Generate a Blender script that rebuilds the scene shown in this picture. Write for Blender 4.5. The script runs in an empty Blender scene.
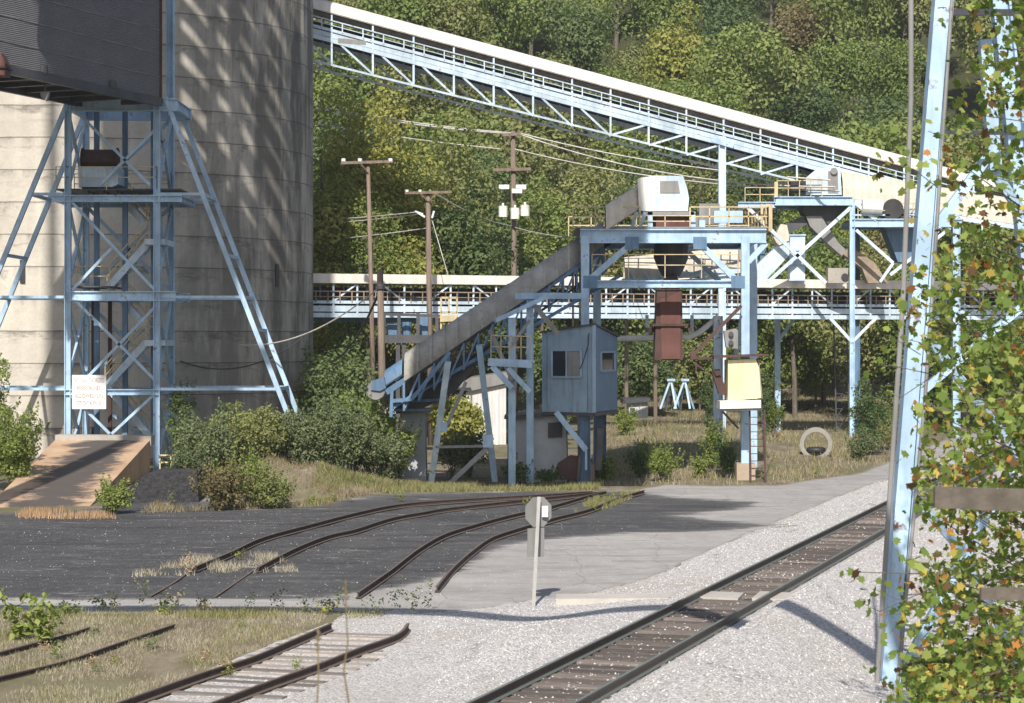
import bpy, bmesh, math, random
import numpy as np
from mathutils import Vector, Matrix, noise
R = math.radians
random.seed(7); rng = np.random.default_rng(7)
F = 2200.0; H = 5.65; HZ = 340.0
scn = bpy.context.scene
col = scn.collection

def P(px, py, Y): return Vector(((px-512)*Y/F, Y, H-(py-HZ)*Y/F))
def G(px, py, z=0.0):
    Y = F*(H-z)/(py-HZ); return Vector(((px-512)*Y/F, Y, z))

# ------------------------------------------------------------------ world
w = bpy.data.worlds.new("World"); scn.world = w; w.use_nodes = True
SUN_AZ = 6.0; SUN_EL = 40.0          # sun behind the viewer, to the left
sdir = Vector((-math.sin(R(SUN_AZ))*math.cos(R(SUN_EL)), -math.cos(R(SUN_AZ))*math.cos(R(SUN_EL)), math.sin(R(SUN_EL))))
nt = w.node_tree; bg = nt.nodes['Background']
sky = nt.nodes.new('ShaderNodeTexSky'); sky.sky_type = 'NISHITA'; sky.sun_disc = False
sky.sun_elevation = R(SUN_EL); sky.sun_rotation = math.atan2(sdir.x, sdir.y)
sky.dust_density = 1.6
nt.links.new(sky.outputs[0], bg.inputs[0]); bg.inputs[1].default_value = 0.085
sl = bpy.data.lights.new('sun', 'SUN'); sl.energy = 4.7; sl.angle = R(0.55); sl.color = (1, .93, .83)
so = bpy.data.objects.new('sun', sl); col.objects.link(so)
so.rotation_euler = sdir.to_track_quat('Z', 'Y').to_euler()
scn.view_settings.view_transform = 'Standard'; scn.view_settings.look = 'None'
scn.view_settings.exposure = 0.46; scn.view_settings.gamma = 1

cd = bpy.data.cameras.new('camera'); cam = bpy.data.objects.new('camera', cd); col.objects.link(cam)
cam.location = (0, 0, H); cam.rotation_euler = (R(90), 0, 0)
cd.sensor_width = 36; cd.lens = F/1024*36; cd.shift_y = -11.5/1024
cd.clip_start = .5; cd.clip_end = 3000
cd.dof.use_dof = True; cd.dof.focus_distance = 75; cd.dof.aperture_fstop = 5
scn.camera = cam

# ------------------------------------------------------------------ materials
def newmat(name):
    m = bpy.data.materials.new(name); m.use_nodes = True
    n = m.node_tree.nodes; l = m.node_tree.links
    return m, n, l, n['Principled BSDF']
def texco(n, l, scale=(1,1,1), kind='Object'):
    t = n.new('ShaderNodeTexCoord'); mp = n.new('ShaderNodeMapping'); mp.inputs['Scale'].default_value = scale
    l.new(t.outputs[kind], mp.inputs['Vector']); return mp.outputs[0]
def geopos(n, l, scale=(1,1,1)):
    t = n.new('ShaderNodeNewGeometry'); mp = n.new('ShaderNodeMapping'); mp.inputs['Scale'].default_value = scale
    l.new(t.outputs['Position'], mp.inputs['Vector']); return mp.outputs[0]
def noi(n, l, vec, scale, detail=4, rough=.6, dist=0):
    t = n.new('ShaderNodeTexNoise'); t.inputs['Scale'].default_value = scale; t.inputs['Detail'].default_value = detail
    t.inputs['Roughness'].default_value = rough; t.inputs['Distortion'].default_value = dist
    l.new(vec, t.inputs['Vector']); return t.outputs['Fac']
def ramp(n, l, fac, stops, interp='LINEAR'):
    r = n.new('ShaderNodeValToRGB'); r.color_ramp.interpolation = interp
    e = r.color_ramp.elements
    while len(e) < len(stops): e.new(.5)
    for i, (p, c) in enumerate(stops):
        e[i].position = p; e[i].color = (c, c, c, 1) if isinstance(c, (int, float)) else (*c, 1)
    l.new(fac, r.inputs[0]); return r.outputs[0]
def mix(n, l, fac, a, b, mode='MIX'):
    m = n.new('ShaderNodeMixRGB'); m.blend_type = mode
    for s, v in ((0, fac), (1, a), (2, b)):
        if isinstance(v, (int, float)): m.inputs[s].default_value = v if s == 0 else (v, v, v, 1)
        elif isinstance(v, tuple): m.inputs[s].default_value = (*v, 1)
        else: l.new(v, m.inputs[s])
    return m.outputs[0]
def mth(n, l, op, a, b=0.0):
    m = n.new('ShaderNodeMath'); m.operation = op
    for s, v in ((0, a), (1, b)):
        if isinstance(v, (int, float)): m.inputs[s].default_value = v
        else: l.new(v, m.inputs[s])
    return m.outputs[0]
def bump(n, l, b, h, strength=.4, dist=.03):
    bp = n.new('ShaderNodeBump'); bp.inputs['Strength'].default_value = strength; bp.inputs['Distance'].default_value = dist
    l.new(h, bp.inputs['Height']); l.new(bp.outputs[0], b.inputs['Normal'])

def painted(name, c, rust=.5, rough=.55, rustc=(.13,.05,.025), fade=.25, dirt=.0):
    m, n, l, b = newmat(name); v = geopos(n, l)
    f1 = noi(n, l, v, .9, 5); f2 = noi(n, l, v, 5, 6, .7)
    base = mix(n, l, ramp(n, l, f1, [(.35, 0.), (.65, 1.)]), tuple(x*(1-fade) for x in c), tuple(min(1, x*(1+fade*.5)+.01) for x in c))
    vs = geopos(n, l, (3, 3, .35)); f3 = noi(n, l, vs, 2.2, 4)
    base = mix(n, l, ramp(n, l, f3, [(.48, 0.), (.75, .45+dirt)]), base, tuple(x*.45 for x in c))
    rr = ramp(n, l, mth(n, l, 'ADD', mth(n, l, 'MULTIPLY', f1, .5), mth(n, l, 'MULTIPLY', f2, .5)), [(.66-rust*.18, 0.), (.72-rust*.15, 1.)])
    base = mix(n, l, rr, base, rustc)
    l.new(base, b.inputs['Base Color']); b.inputs['Roughness'].default_value = rough
    bump(n, l, b, f2, .25, .01); return m
M = {}
M['blue'] = painted('blue_paint', (.38,.54,.71), .47)
M['blue_dull_shade'] = painted('blue_paint_dull_shade', (.10,.19,.31), .4, dirt=.3)  # dulled blue paint; shade of tucked-away steel is put into its colour
M['blue_pale'] = painted('blue_paint_pale', (.52,.64,.75), .42)
M['cabin_blue'] = painted('cabin_blue', (.25,.35,.45), .22, fade=.15, dirt=.15)
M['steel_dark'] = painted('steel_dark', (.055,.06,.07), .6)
M['steel_grey'] = painted('steel_grey', (.22,.22,.22), .35)
M['galv'] = painted('galvanised_metal', (.22,.22,.215), .0, .45, fade=.1)
M['rust'] = painted('rust_red', (.065,.032,.027), .35, .8)
M['rust_box'] = painted('rust_box', (.115,.045,.036), .35, .8)
M['yellow'] = painted('yellow_paint', (.52,.43,.26), .35)
M['cream'] = painted('cream_paint', (.78,.66,.38), .05, fade=.1)
M['white'] = painted('white_paint', (.75,.74,.70), .15, fade=.1)
M['whiteplain'] = painted('sign_white', (.82,.81,.80), .0, fade=.03)
M['lettering'] = painted('faded_lettering', (.40,.33,.34), .0)
M['black'] = painted('black_rubber', (.025,.025,.028), 0)
M['brown_chute'] = painted('brown_chute', (.28,.22,.16), .45)
M['cablew'] = painted('pale_cable', (.62,.60,.56), 0)
M['insul'] = painted('insulator_glass', (.75,.78,.80), 0)

def ribbed(name, c, axis, scale, dark=.6, bs=.6, stain=.5):
    m, n, l, b = newmat(name)
    t = n.new('ShaderNodeTexCoord'); wv = n.new('ShaderNodeTexWave'); wv.wave_type = 'BANDS'; wv.bands_direction = axis
    wv.inputs['Scale'].default_value = scale; l.new(t.outputs['Object'], wv.inputs['Vector'])
    v = texco(n, l); f = noi(n, l, v, 1.1, 5, .65); g = noi(n, l, v, 7, 5)
    base = mix(n, l, ramp(n, l, f, [(.35, 0.), (.68, 1.)]), tuple(x*dark for x in c), c)
    base = mix(n, l, ramp(n, l, g, [(.5, 0.), (.8, stain)]), base, tuple(x*.35 for x in c))
    base = mix(n, l, mth(n, l, 'MULTIPLY', wv.outputs['Fac'], .22), base, tuple(x*.45 for x in c))
    l.new(base, b.inputs['Base Color']); b.inputs['Roughness'].default_value = .7
    bump(n, l, b, wv.outputs['Fac'], bs, .04); return m
M['gallery'] = ribbed('corrugated_grey', (.17,.17,.185), 'Z', 4.2, .8, .5, .3)
M['hood'] = ribbed('weathered_hood', (.43,.42,.39), 'X', .55, .62, .3, .6)
M['hood_cream'] = ribbed('cream_hood', (.62,.56,.47), 'X', .7, .8, .25, .2)
M['roof_cream'] = ribbed('cream_roof', (.80,.75,.70), 'X', .5, .85, .2, .15)
M['shed_white'] = ribbed('shed_siding', (.62,.62,.62), 'X', 1.6, .85, .3, .15)
M['cabin_side_shade'] = ribbed('cabin_side_shade_siding', (.16,.25,.36), 'Y', 1.5, .85, .3, .15)  # darker copy of the cabin blue; the right face's shade is in the colour

def concrete(name, c, stain=.6, ring=None, rust=0):
    m, n, l, b = newmat(name); v = geopos(n, l)
    f = noi(n, l, v, .35, 6, .65); g = noi(n, l, v, 6, 6, .7)
    base = mix(n, l, ramp(n, l, f, [(.3, 0.), (.7, 1.)]), tuple(x*.72 for x in c), c)
    base = mix(n, l, ramp(n, l, g, [(.45, 0.), (.75, .35)]), base, tuple(x*.5 for x in c))
    if rust:
        r = noi(n, l, v, .8, 5, .6)
        base = mix(n, l, ramp(n, l, r, [(.4, 0.), (.7, rust)]), base, (.40,.21,.10))
    if ring:
        sep = n.new('ShaderNodeSeparateXYZ'); l.new(geopos(n, l), sep.inputs[0])
        z = mth(n, l, 'DIVIDE', sep.outputs[2], ring); z = mth(n, l, 'ADD', z, mth(n, l, 'MULTIPLY', noi(n, l, v, .5, 3), .045)); fr = mth(n, l, 'FRACT', z)
        jn = mth(n, l, 'ADD', fr, mth(n, l, 'MULTIPLY', mth(n, l, 'SUBTRACT', g, .5), .05))
        joint = ramp(n, l, jn, [(0., .95), (.022, .95), (.04, 0.), (1., 0.)])
        # grime hanging below every joint, in patches
        gr = ramp(n, l, fr, [(0., 0.), (.70, .0), (.92, .55), (1., 1.)])
        vs = geopos(n, l, (.55, .55, .10)); st = noi(n, l, vs, 1.3, 5, .7)
        vs2 = geopos(n, l, (1.0, 1.0, .05)); st2 = noi(n, l, vs2, 1.1, 3, .6)
        pat = ramp(n, l, st2, [(.44, 0.), (.56, 1.)])
        a = mth(n, l, 'MULTIPLY', mth(n, l, 'MULTIPLY', gr, pat), ramp(n, l, noi(n, l, v, 1.8, 5, .7), [(.35, .15), (.6, 1.)]))
        base = mix(n, l, mth(n, l, 'MULTIPLY', pat, .18), base, tuple(x*.55 for x in c))
        vh = geopos(n, l, (.35, .35, 1.1)); blot = ramp(n, l, noi(n, l, vh, 1.5, 7, .75, .5), [(.52, 0.), (.62, 1.)])
        base = mix(n, l, mth(n, l, 'MULTIPLY', a, .6), base, (.06,.055,.05))
        base = mix(n, l, mth(n, l, 'MULTIPLY', blot, mth(n, l, 'MULTIPLY', ramp(n, l, fr, [(0., .1), (.5, .2), (.8, 1.), (1., 1.)]), .6)), base, (.10,.09,.08))
        # black streaks and a flat darker wash on the right side only
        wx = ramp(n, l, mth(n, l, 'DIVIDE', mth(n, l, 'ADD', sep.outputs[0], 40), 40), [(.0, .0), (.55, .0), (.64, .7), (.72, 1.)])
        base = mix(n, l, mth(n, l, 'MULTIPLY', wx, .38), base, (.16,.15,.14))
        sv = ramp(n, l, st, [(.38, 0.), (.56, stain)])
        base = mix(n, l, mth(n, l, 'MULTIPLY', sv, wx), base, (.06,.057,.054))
        base = mix(n, l, mth(n, l, 'MULTIPLY', joint, .8), base, (.06,.055,.05))
    l.new(base, b.inputs['Base Color']); b.inputs['Roughness'].default_value = .9
    bump(n, l, b, g, .4, .02); return m
M['silo'] = concrete('silo_concrete', (.63,.59,.52), .8, 1.52)
M['concrete'] = concrete('old_concrete', (.42,.39,.35))
M['ramp'] = concrete('ramp_concrete', (.58,.42,.28), rust=.7)
M['footing'] = concrete('footing_concrete', (.45,.36,.28), rust=.5)
def coaldust():
    n = M['ramp'].node_tree.nodes; l = M['ramp'].node_tree.links; b = n['Principled BSDF']; src = b.inputs['Base Color'].links[0].from_socket
    v = geopos(n, l); s_ = n.new('ShaderNodeSeparateXYZ'); l.new(v, s_.inputs[0])
    ax = mth(n, l, 'ADD', s_.outputs[0], mth(n, l, 'MULTIPLY', mth(n, l, 'SUBTRACT', s_.outputs[1], 84), .07))
    d_ = mth(n, l, 'ABSOLUTE', mth(n, l, 'ADD', ax, 16.5))
    f_ = noi(n, l, v, .75, 6, .7, .6)
    k = mth(n, l, 'ADD', mth(n, l, 'MULTIPLY', d_, .26), mth(n, l, 'MULTIPLY', f_, 1.1))
    l.new(mix(n, l, ramp(n, l, k, [(.74, .92), (.93, 0.)]), src, (.05,.048,.05)), b.inputs['Base Color'])
coaldust()
M['wall_grey'] = concrete('painted_block', (.50,.53,.56))
M['conc_ring'] = concrete('pipe_concrete', (.31,.30,.275))
M['slab'] = concrete('crossing_slab', (.50,.47,.43))

def wood(name, a, bcol, s=(1,1,.08), vary=False):
    m, n, l, b = newmat(name); v = texco(n, l, s); f = noi(n, l, v, 9, 6, .7)
    cc = ramp(n, l, f, [(.3, a), (.7, bcol)])
    if vary:
        oi = n.new('ShaderNodeObjectInfo'); cc = mix(n, l, 1.0, cc, ramp(n, l, oi.outputs['Random'], [(0., .45), (.6, .95), (1., 1.5)]), 'MULTIPLY')
    l.new(cc, b.inputs['Base Color']); b.inputs['Roughness'].default_value = .9
    bump(n, l, b, f, .5, .02); return m
M['pole'] = wood('pole_wood', (.10,.075,.06), (.27,.20,.16))
M['pole_red'] = wood('pole_wood_red', (.10,.075,.06), (.25,.195,.155))
M['plank'] = wood('plank_wood', (.09,.077,.063), (.19,.165,.135), (.08,1,1))
M['tie'] = wood('sleeper_wood', (.09,.073,.065), (.19,.16,.145), (.1,1,1), True)
M['tie_grey'] = wood('sleeper_wood_grey', (.20,.17,.15), (.34,.31,.285), (.1,1,1), True)
M['bark'] = wood('bark', (.06,.05,.04), (.20,.17,.14), (1,1,.2))
M['bark_pale'] = wood('bark_pale', (.16,.14,.11), (.36,.33,.28), (1,1,.2))
def railmat():
    m, n, l, b = newmat('rail_steel'); g = n.new('ShaderNodeNewGeometry'); s = n.new('ShaderNodeSeparateXYZ'); l.new(g.outputs['True Normal'], s.inputs[0])
    v = geopos(n, l); f = noi(n, l, v, 8, 5)
    web = ramp(n, l, f, [(.3, (.03,.022,.018)), (.7, (.07,.045,.035))])
    top = ramp(n, l, s.outputs[2], [(.9, 0.), (.95, 1.)])
    return m, n, l, b, web, top
m, n, l, b, web, top = railmat(); l.new(mix(n, l, top, web, (.13,.16,.15)), b.inputs['Base Color']); b.inputs['Roughness'].default_value = .5; M['rail'] = m
m, n, l, b, web, top = railmat(); m.name = 'rusty_rail'; l.new(mix(n, l, top, web, (.13,.095,.08)), b.inputs['Base Color']); b.inputs['Roughness'].default_value = .8; M['rail_rust'] = m
m, n, l, b = newmat('window_glass'); b.inputs['Base Color'].default_value = (.02,.025,.03,1); b.inputs['Roughness'].default_value = .12; M['glass'] = m
m, n, l, b = newmat('coal'); v = geopos(n, l); f = noi(n, l, v, 6, 8, .75)
l.new(ramp(n, l, f, [(.35, (.022,.023,.027)), (.7, (.075,.075,.08))]), b.inputs['Base Color']); b.inputs['Roughness'].default_value = .8; bump(n, l, b, f, 1, .15); M['coal'] = m

def foliage(name, cols, tr=.42):
    """leaf material: clumps and single leaves vary between the given colours"""
    m, n, l, b = newmat(name); v = texco(n, l); f = noi(n, l, v, .55, 4, .65)
    a = n.new('ShaderNodeAttribute'); a.attribute_name = 'leafrnd'
    oi = n.new('ShaderNodeObjectInfo')
    s = mth(n, l, 'ADD', mth(n, l, 'MULTIPLY', f, .9), mth(n, l, 'MULTIPLY', a.outputs['Fac'], .45))
    s = mth(n, l, 'ADD', s, mth(n, l, 'MULTIPLY', oi.outputs['Random'], .25))
    k = len(cols); st = [(.30+.85*i/(k-1)*.8, c) for i, c in enumerate(cols)]
    cc = ramp(n, l, s, st)
    l.new(cc, b.inputs['Base Color']); b.inputs['Roughness'].default_value = .65; b.inputs['Specular IOR Level'].default_value = .25
    t = n.new('ShaderNodeBsdfTranslucent'); l.new(mix(n, l, 1.0, cc, (.9,1,.45), 'MULTIPLY'), t.inputs['Color'])
    ms = n.new('ShaderNodeMixShader'); ms.inputs[0].default_value = tr
    l.new(b.outputs[0], ms.inputs[1]); l.new(t.outputs[0], ms.inputs[2]); l.new(ms.outputs[0], n['Material Output'].inputs['Surface'])
    return m
M['f_green'] = foliage('leaves_green', [(.08,.13,.04), (.145,.21,.06), (.21,.28,.08), (.30,.34,.12)])
M['f_dark'] = foliage('leaves_dark', [(.055,.09,.045), (.09,.14,.06), (.13,.185,.075), (.18,.235,.10)])
M['f_olive'] = foliage('leaves_olive', [(.11,.14,.055), (.18,.21,.075), (.25,.275,.105), (.33,.34,.15)])
M['f_yellow'] = foliage('leaves_yellow', [(.13,.16,.04), (.22,.25,.055), (.31,.33,.08), (.42,.40,.13)])
M['f_brown'] = foliage('leaves_brown', [(.11,.095,.055), (.17,.145,.075), (.23,.19,.10), (.29,.25,.14)])
M['f_bush'] = foliage('leaves_bush', [(.07,.10,.05), (.12,.16,.075), (.18,.22,.11), (.27,.30,.17)])
M['f_weed'] = foliage('leaves_weed', [(.09,.13,.035), (.15,.20,.05), (.22,.28,.07), (.32,.36,.12)])
M['g_straw'] = foliage('straw', [(.15,.125,.085), (.25,.215,.15), (.34,.30,.22), (.44,.41,.33)], .2)
M['g_field'] = foliage('field_straw', [(.12,.095,.055), (.19,.15,.085), (.25,.21,.125), (.32,.28,.19)], .2)
M['g_green'] = foliage('grass_green', [(.10,.12,.04), (.17,.19,.07), (.24,.24,.10), (.32,.29,.15)], .3)
M['g_red'] = foliage('grass_red', [(.28,.15,.08), (.38,.22,.12), (.45,.30,.18), (.5,.36,.22)], .2)
for k, c in dict(green=(.14,.20,.05), lime=(.26,.31,.09), yellow=(.48,.37,.10), orange=(.42,.18,.05), brown=(.13,.075,.04)).items():
    M['l_'+k] = foliage('sycamore_'+k, [tuple(x*.6 for x in c), tuple(x*.9 for x in c), c, tuple(min(1, x*1.35) for x in c)], .5)

# ------------------------------------------------------------------ mesh builder
class MB:
    def __init__(s): s.v = []; s.f = []
    def add(s, vs, fs):
        o = len(s.v); s.v += [tuple(p) for p in vs]; s.f += [tuple(o+i for i in f) for f in fs]; return s
    def box(s, c, d, rz=0, M3=None):
        c = Vector(c); m = M3 if M3 else Matrix.Rotation(rz, 3, 'Z')
        vs = [c + m @ Vector((x*d[0]/2, y*d[1]/2, z*d[2]/2)) for x in (-1,1) for y in (-1,1) for z in (-1,1)]
        return s.add(vs, [(0,1,3,2),(4,6,7,5),(0,4,5,1),(2,3,7,6),(0,2,6,4),(1,5,7,3)])
    def frame(s, p, q):
        u = (Vector(q)-Vector(p)).normalized()
        r = Vector((0,1,0)) if abs(u.y) < .9 else Vector((1,0,0))
        t = (r - u*r.dot(u)).normalized(); n2 = u.cross(t); return u, t, n2
    def bar(s, p, q, a=.15, b=None):
        """rectangular bar; a = size seen from the front, b = depth"""
        b = b or a; p = Vector(p); q = Vector(q); u, t, n2 = s.frame(p, q)
        vs = [e + n2*(i*a/2) + t*(j*b/2) for e in (p, q) for i, j in ((-1,-1),(1,-1),(1,1),(-1,1))]
        return s.add(vs, [(0,1,2,3),(7,6,5,4),(0,4,5,1),(1,5,6,2),(2,6,7,3),(3,7,4,0)])
    def ibar(s, p, q, a=.3, b=.3, t=.03):
        """H section, the web facing the front"""
        p = Vector(p); q = Vector(q); u, tt, n2 = s.frame(p, q)
        for k in (-1, 1): s.bar(p+n2*(k*(a/2-t/2)), q+n2*(k*(a/2-t/2)), t, b)
        return s.bar(p, q, a-2*t-.002, t)
    def tube(s, pts, r, n=8, r2=None):
        pts = [Vector(p) for p in pts]; k = len(pts); o = len(s.v)
        for i, p in enumerate(pts):
            d = (pts[min(i+1, k-1)]-pts[max(i-1, 0)]).normalized()
            a = d.orthogonal().normalized() if abs(d.z) > .95 else d.cross(Vector((0,0,1))).normalized()
            b2 = d.cross(a); rr = r if r2 is None else r + (r2-r)*i/(k-1)
            for j in range(n):
                t = 2*math.pi*j/n; s.v.append(tuple(p + a*(math.cos(t)*rr) + b2*(math.sin(t)*rr)))
        for i in range(k-1):
            for j in range(n): s.f.append((o+i*n+j, o+i*n+(j+1)%n, o+(i+1)*n+(j+1)%n, o+(i+1)*n+j))
        s.f.append(tuple(o+j for j in range(n))[::-1]); s.f.append(tuple(o+(k-1)*n+j for j in range(n))); return s
    def prism(s, pts, off):
        pts = [Vector(p) for p in pts]; off = Vector(off); k = len(pts)
        vs = pts + [p+off for p in pts]
        return s.add(vs, [tuple(range(k)), tuple(range(2*k-1, k-1, -1))] + [((i+1)%k, i, k+i, k+(i+1)%k) for i in range(k)])
    def pxprism(s, pp, Y, depth): return s.prism([P(x, y, Y) for x, y in pp], (0, depth, 0))
    def build(s, name, mat, parent=None, smooth=False):
        me = bpy.data.meshes.new(name); me.from_pydata(s.v, [], s.f); me.validate()
        bm = bmesh.new(); bm.from_mesh(me); bmesh.ops.recalc_face_normals(bm, faces=bm.faces); bm.to_mesh(me); bm.free()
        for mm in (mat if isinstance(mat, list) else [mat]): me.materials.append(M[mm] if isinstance(mm, str) else mm)
        if smooth:
            for p in me.polygons: p.use_smooth = True
        o = bpy.data.objects.new(name, me); col.objects.link(o)
        if parent: o.parent = parent; o.matrix_parent_inverse = Matrix.Translation(parent.location).inverted() if parent.type == 'EMPTY' and not parent.parent else parent.matrix_parent_inverse.copy()*0 + Matrix.Identity(4)
        return o
def tag(o, label=None, cat=None, group=None, kind=None):
    if label: o['label'] = label
    if cat: o['category'] = cat
    if group: o['group'] = group
    if kind: o['kind'] = kind
    return o
def thing(name, loc, label, cat, group=None):
    o = bpy.data.objects.new(name, None); col.objects.link(o); o.location = loc; o.empty_display_size = .3
    return tag(o, label, cat, group)
class SMB(MB):
    """every top-level primitive becomes an object of its own"""
    def __init__(s, nm, mat, parent): super().__init__(); s.args = (nm, mat, parent); s.depth = 0
    def _wrap(s, fn, *a, **k):
        s.depth += 1; fn(*a, **k); s.depth -= 1
        if s.depth == 0 and s.v: s.build(*s.args); s.v = []; s.f = []
        return s
    def bar(s, *a, **k): return s._wrap(super().bar, *a, **k)
    def ibar(s, *a, **k): return s._wrap(super().ibar, *a, **k)
    def box(s, *a, **k): return s._wrap(super().box, *a, **k)
    def tube(s, *a, **k): return s._wrap(super().tube, *a, **k)
    def prism(s, *a, **k): return s._wrap(super().prism, *a, **k)
def part(nm, mat, fn, parent, smooth=False):
    mb = MB(); fn(mb); return mb.build(nm, mat, parent, smooth)
def parts(nm, mat, fn, parent): fn(SMB(nm, mat, parent))
def railing(mb, pts, h=1.05, step=1.2, t=.05):
    for a, b in zip(pts[:-1], pts[1:]):
        a = Vector(a); b = Vector(b); L = (b-a).length; k = max(1, round(L/step))
        for i in range(k+1):
            p = a.lerp(b, i/k); mb.bar(p, p+Vector((0,0,h)), t)
        for z in (h, h*.55): mb.bar(a+Vector((0,0,z)), b+Vector((0,0,z)), t)
    return mb
def ladder(mb, a, b, w=.5, step=.3, t=.05):
    a = Vector(a); b = Vector(b); d = Vector((w/2,0,0))
    mb.bar(a-d, b-d, t); mb.bar(a+d, b+d, t); k = int((b-a).length/step)
    for i in range(1, k): p = a.lerp(b, i/k); mb.bar(p-d, p+d, .03)
    return mb
def vadd(p, x=0, y=0, z=0): return Vector(p)+Vector((x, y, z))

# ------------------------------------------------------------------ ground
def inpoly(px, py, poly):
    ins = np.zeros(px.shape, bool); k = len(poly)
    for i in range(k):
        x1, y1 = poly[i]; x2, y2 = poly[(i+1) % k]
        c = ((y1 > py) != (y2 > py))
        with np.errstate(divide='ignore', invalid='ignore'): xi = (x2-x1)*(py-y1)/(y2-y1+1e-12)+x1
        ins ^= c & (px < xi)
    return ins
def toworld(poly): return [(G(x, y).x, G(x, y).y) for x, y in poly]
COAL_SHADE = toworld([(-900,514),(-100,511),(60,513),(104,511),(112,492),(165,484),(205,494),(215,508),(300,508),(350,500),(420,494),(560,492),(640,490),(655,493),(690,496),(770,505),(700,513),(620,519),(740,522),(800,527),(700,530),(640,533),(585,534),(560,538),(520,541),(490,550),(478,562),(455,573),(400,588),(300,598),(-900,598)])  # coal yard; streaks reaching right over the asphalt are shade painted as coal
ASPH = toworld([(-900,597),(300,597),(450,580),(520,541),(600,505),(640,488),(760,487),(860,474),(900,458),(985,425),(1000,428),(905,474),(850,492),(800,512),(720,545),(650,578),(560,600),(440,610),(300,611),(-900,609)])
BALL = toworld([(100,900),(262,694),(330,664),(406,630),(420,620),(440,610),(560,597),(650,576),(720,543),(800,510),(850,490),(905,470),(1010,425),(1400,372),(1900,385),(2500,900)])
S2BED = toworld([(150,690),(262,650),(330,622),(350,610),(440,610),(415,640),(300,690),(280,760),(60,760)])
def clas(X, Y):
    """surface masks at world points: coal and shade streaks, asphalt, ballast"""
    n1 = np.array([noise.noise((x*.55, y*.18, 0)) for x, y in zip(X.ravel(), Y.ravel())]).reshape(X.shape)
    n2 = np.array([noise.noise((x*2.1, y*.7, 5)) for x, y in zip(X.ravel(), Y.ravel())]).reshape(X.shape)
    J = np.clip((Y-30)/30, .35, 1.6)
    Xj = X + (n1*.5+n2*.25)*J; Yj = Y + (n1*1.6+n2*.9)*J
    return inpoly(Xj, Yj, COAL_SHADE), inpoly(Xj, Yj, ASPH), inpoly(X+n2*.25, Y+n1*1.2, BALL), inpoly(X+n2*.15, Y+n1*.6, S2BED)
TX0, TDX = -11.2, .3218                       # left rail of the main line: X = TX0 + TDX*Y
def hill(x, y):
    a = max(0, y-172-8*noise.noise((x*.02, 3, 0)))
    s = a*.48 + 1.5*max(0, min(1, a/20))*noise.noise((x*.05, y*.05, 1))*3
    if a > 150: s = 72 + min(a-150, 100)*.25
    return s*min(1, a/12)
def sstep(a, b, t): t = max(0, min(1, (t-a)/(b-a))); return t*t*(3-2*t)
def ground_z(x, y):
    z = 0.02*noise.noise((x*.6, y*.6, 0))
    c = TX0+.8+TDX*y; d = (x-c)*.952
    # ballast shoulder of the main line
    if y < 170: z += .06*(1-sstep(1.5, 3.2, abs(d)))+.055*sstep(.80, .92, abs(d))*(1-sstep(1.8, 3.2, abs(d)))
    # ballast heap right of the line near the crossing
    r = G(760, 645); ex = (x-r.x)*.9-(y-r.y)*.22; ey = (y-r.y)
    if d > 1.35: z += .75*math.exp(-((ex-.4)/1.6)**2)*(1-sstep(4.2, 6.0, y-r.y))*sstep(1.35, 2.3, d)
    # heap left of the line, in front of the stop sign
    r = G(535, 652); q = ((x-r.x)/1.6)**2+((y-r.y)/3.0)**2
    if d < -1.35: z += .28*math.exp(-q)*sstep(1.35, 2.2, -d)
    # weedy spoil bank under the bushes on the left
    r = G(262, 500); q = ((x-r.x)/3.5)**2+((y-(r.y+4.5))/3.5)**2; z += 1.15*math.exp(-q*1.1)*(1+.25*noise.noise((x*.8, y*.5, 2)))
    # dry grass bank between the frame and the pipe
    z += .55*sstep(92, 112, y)*sstep(3.5, 6, x)*(1-sstep(13, 17, x))*(1-sstep(125, 150, y))
    z += sstep(150, 175, y)*1.2
    z += hill(x, y) if y > 160 else 0
    return z
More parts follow.
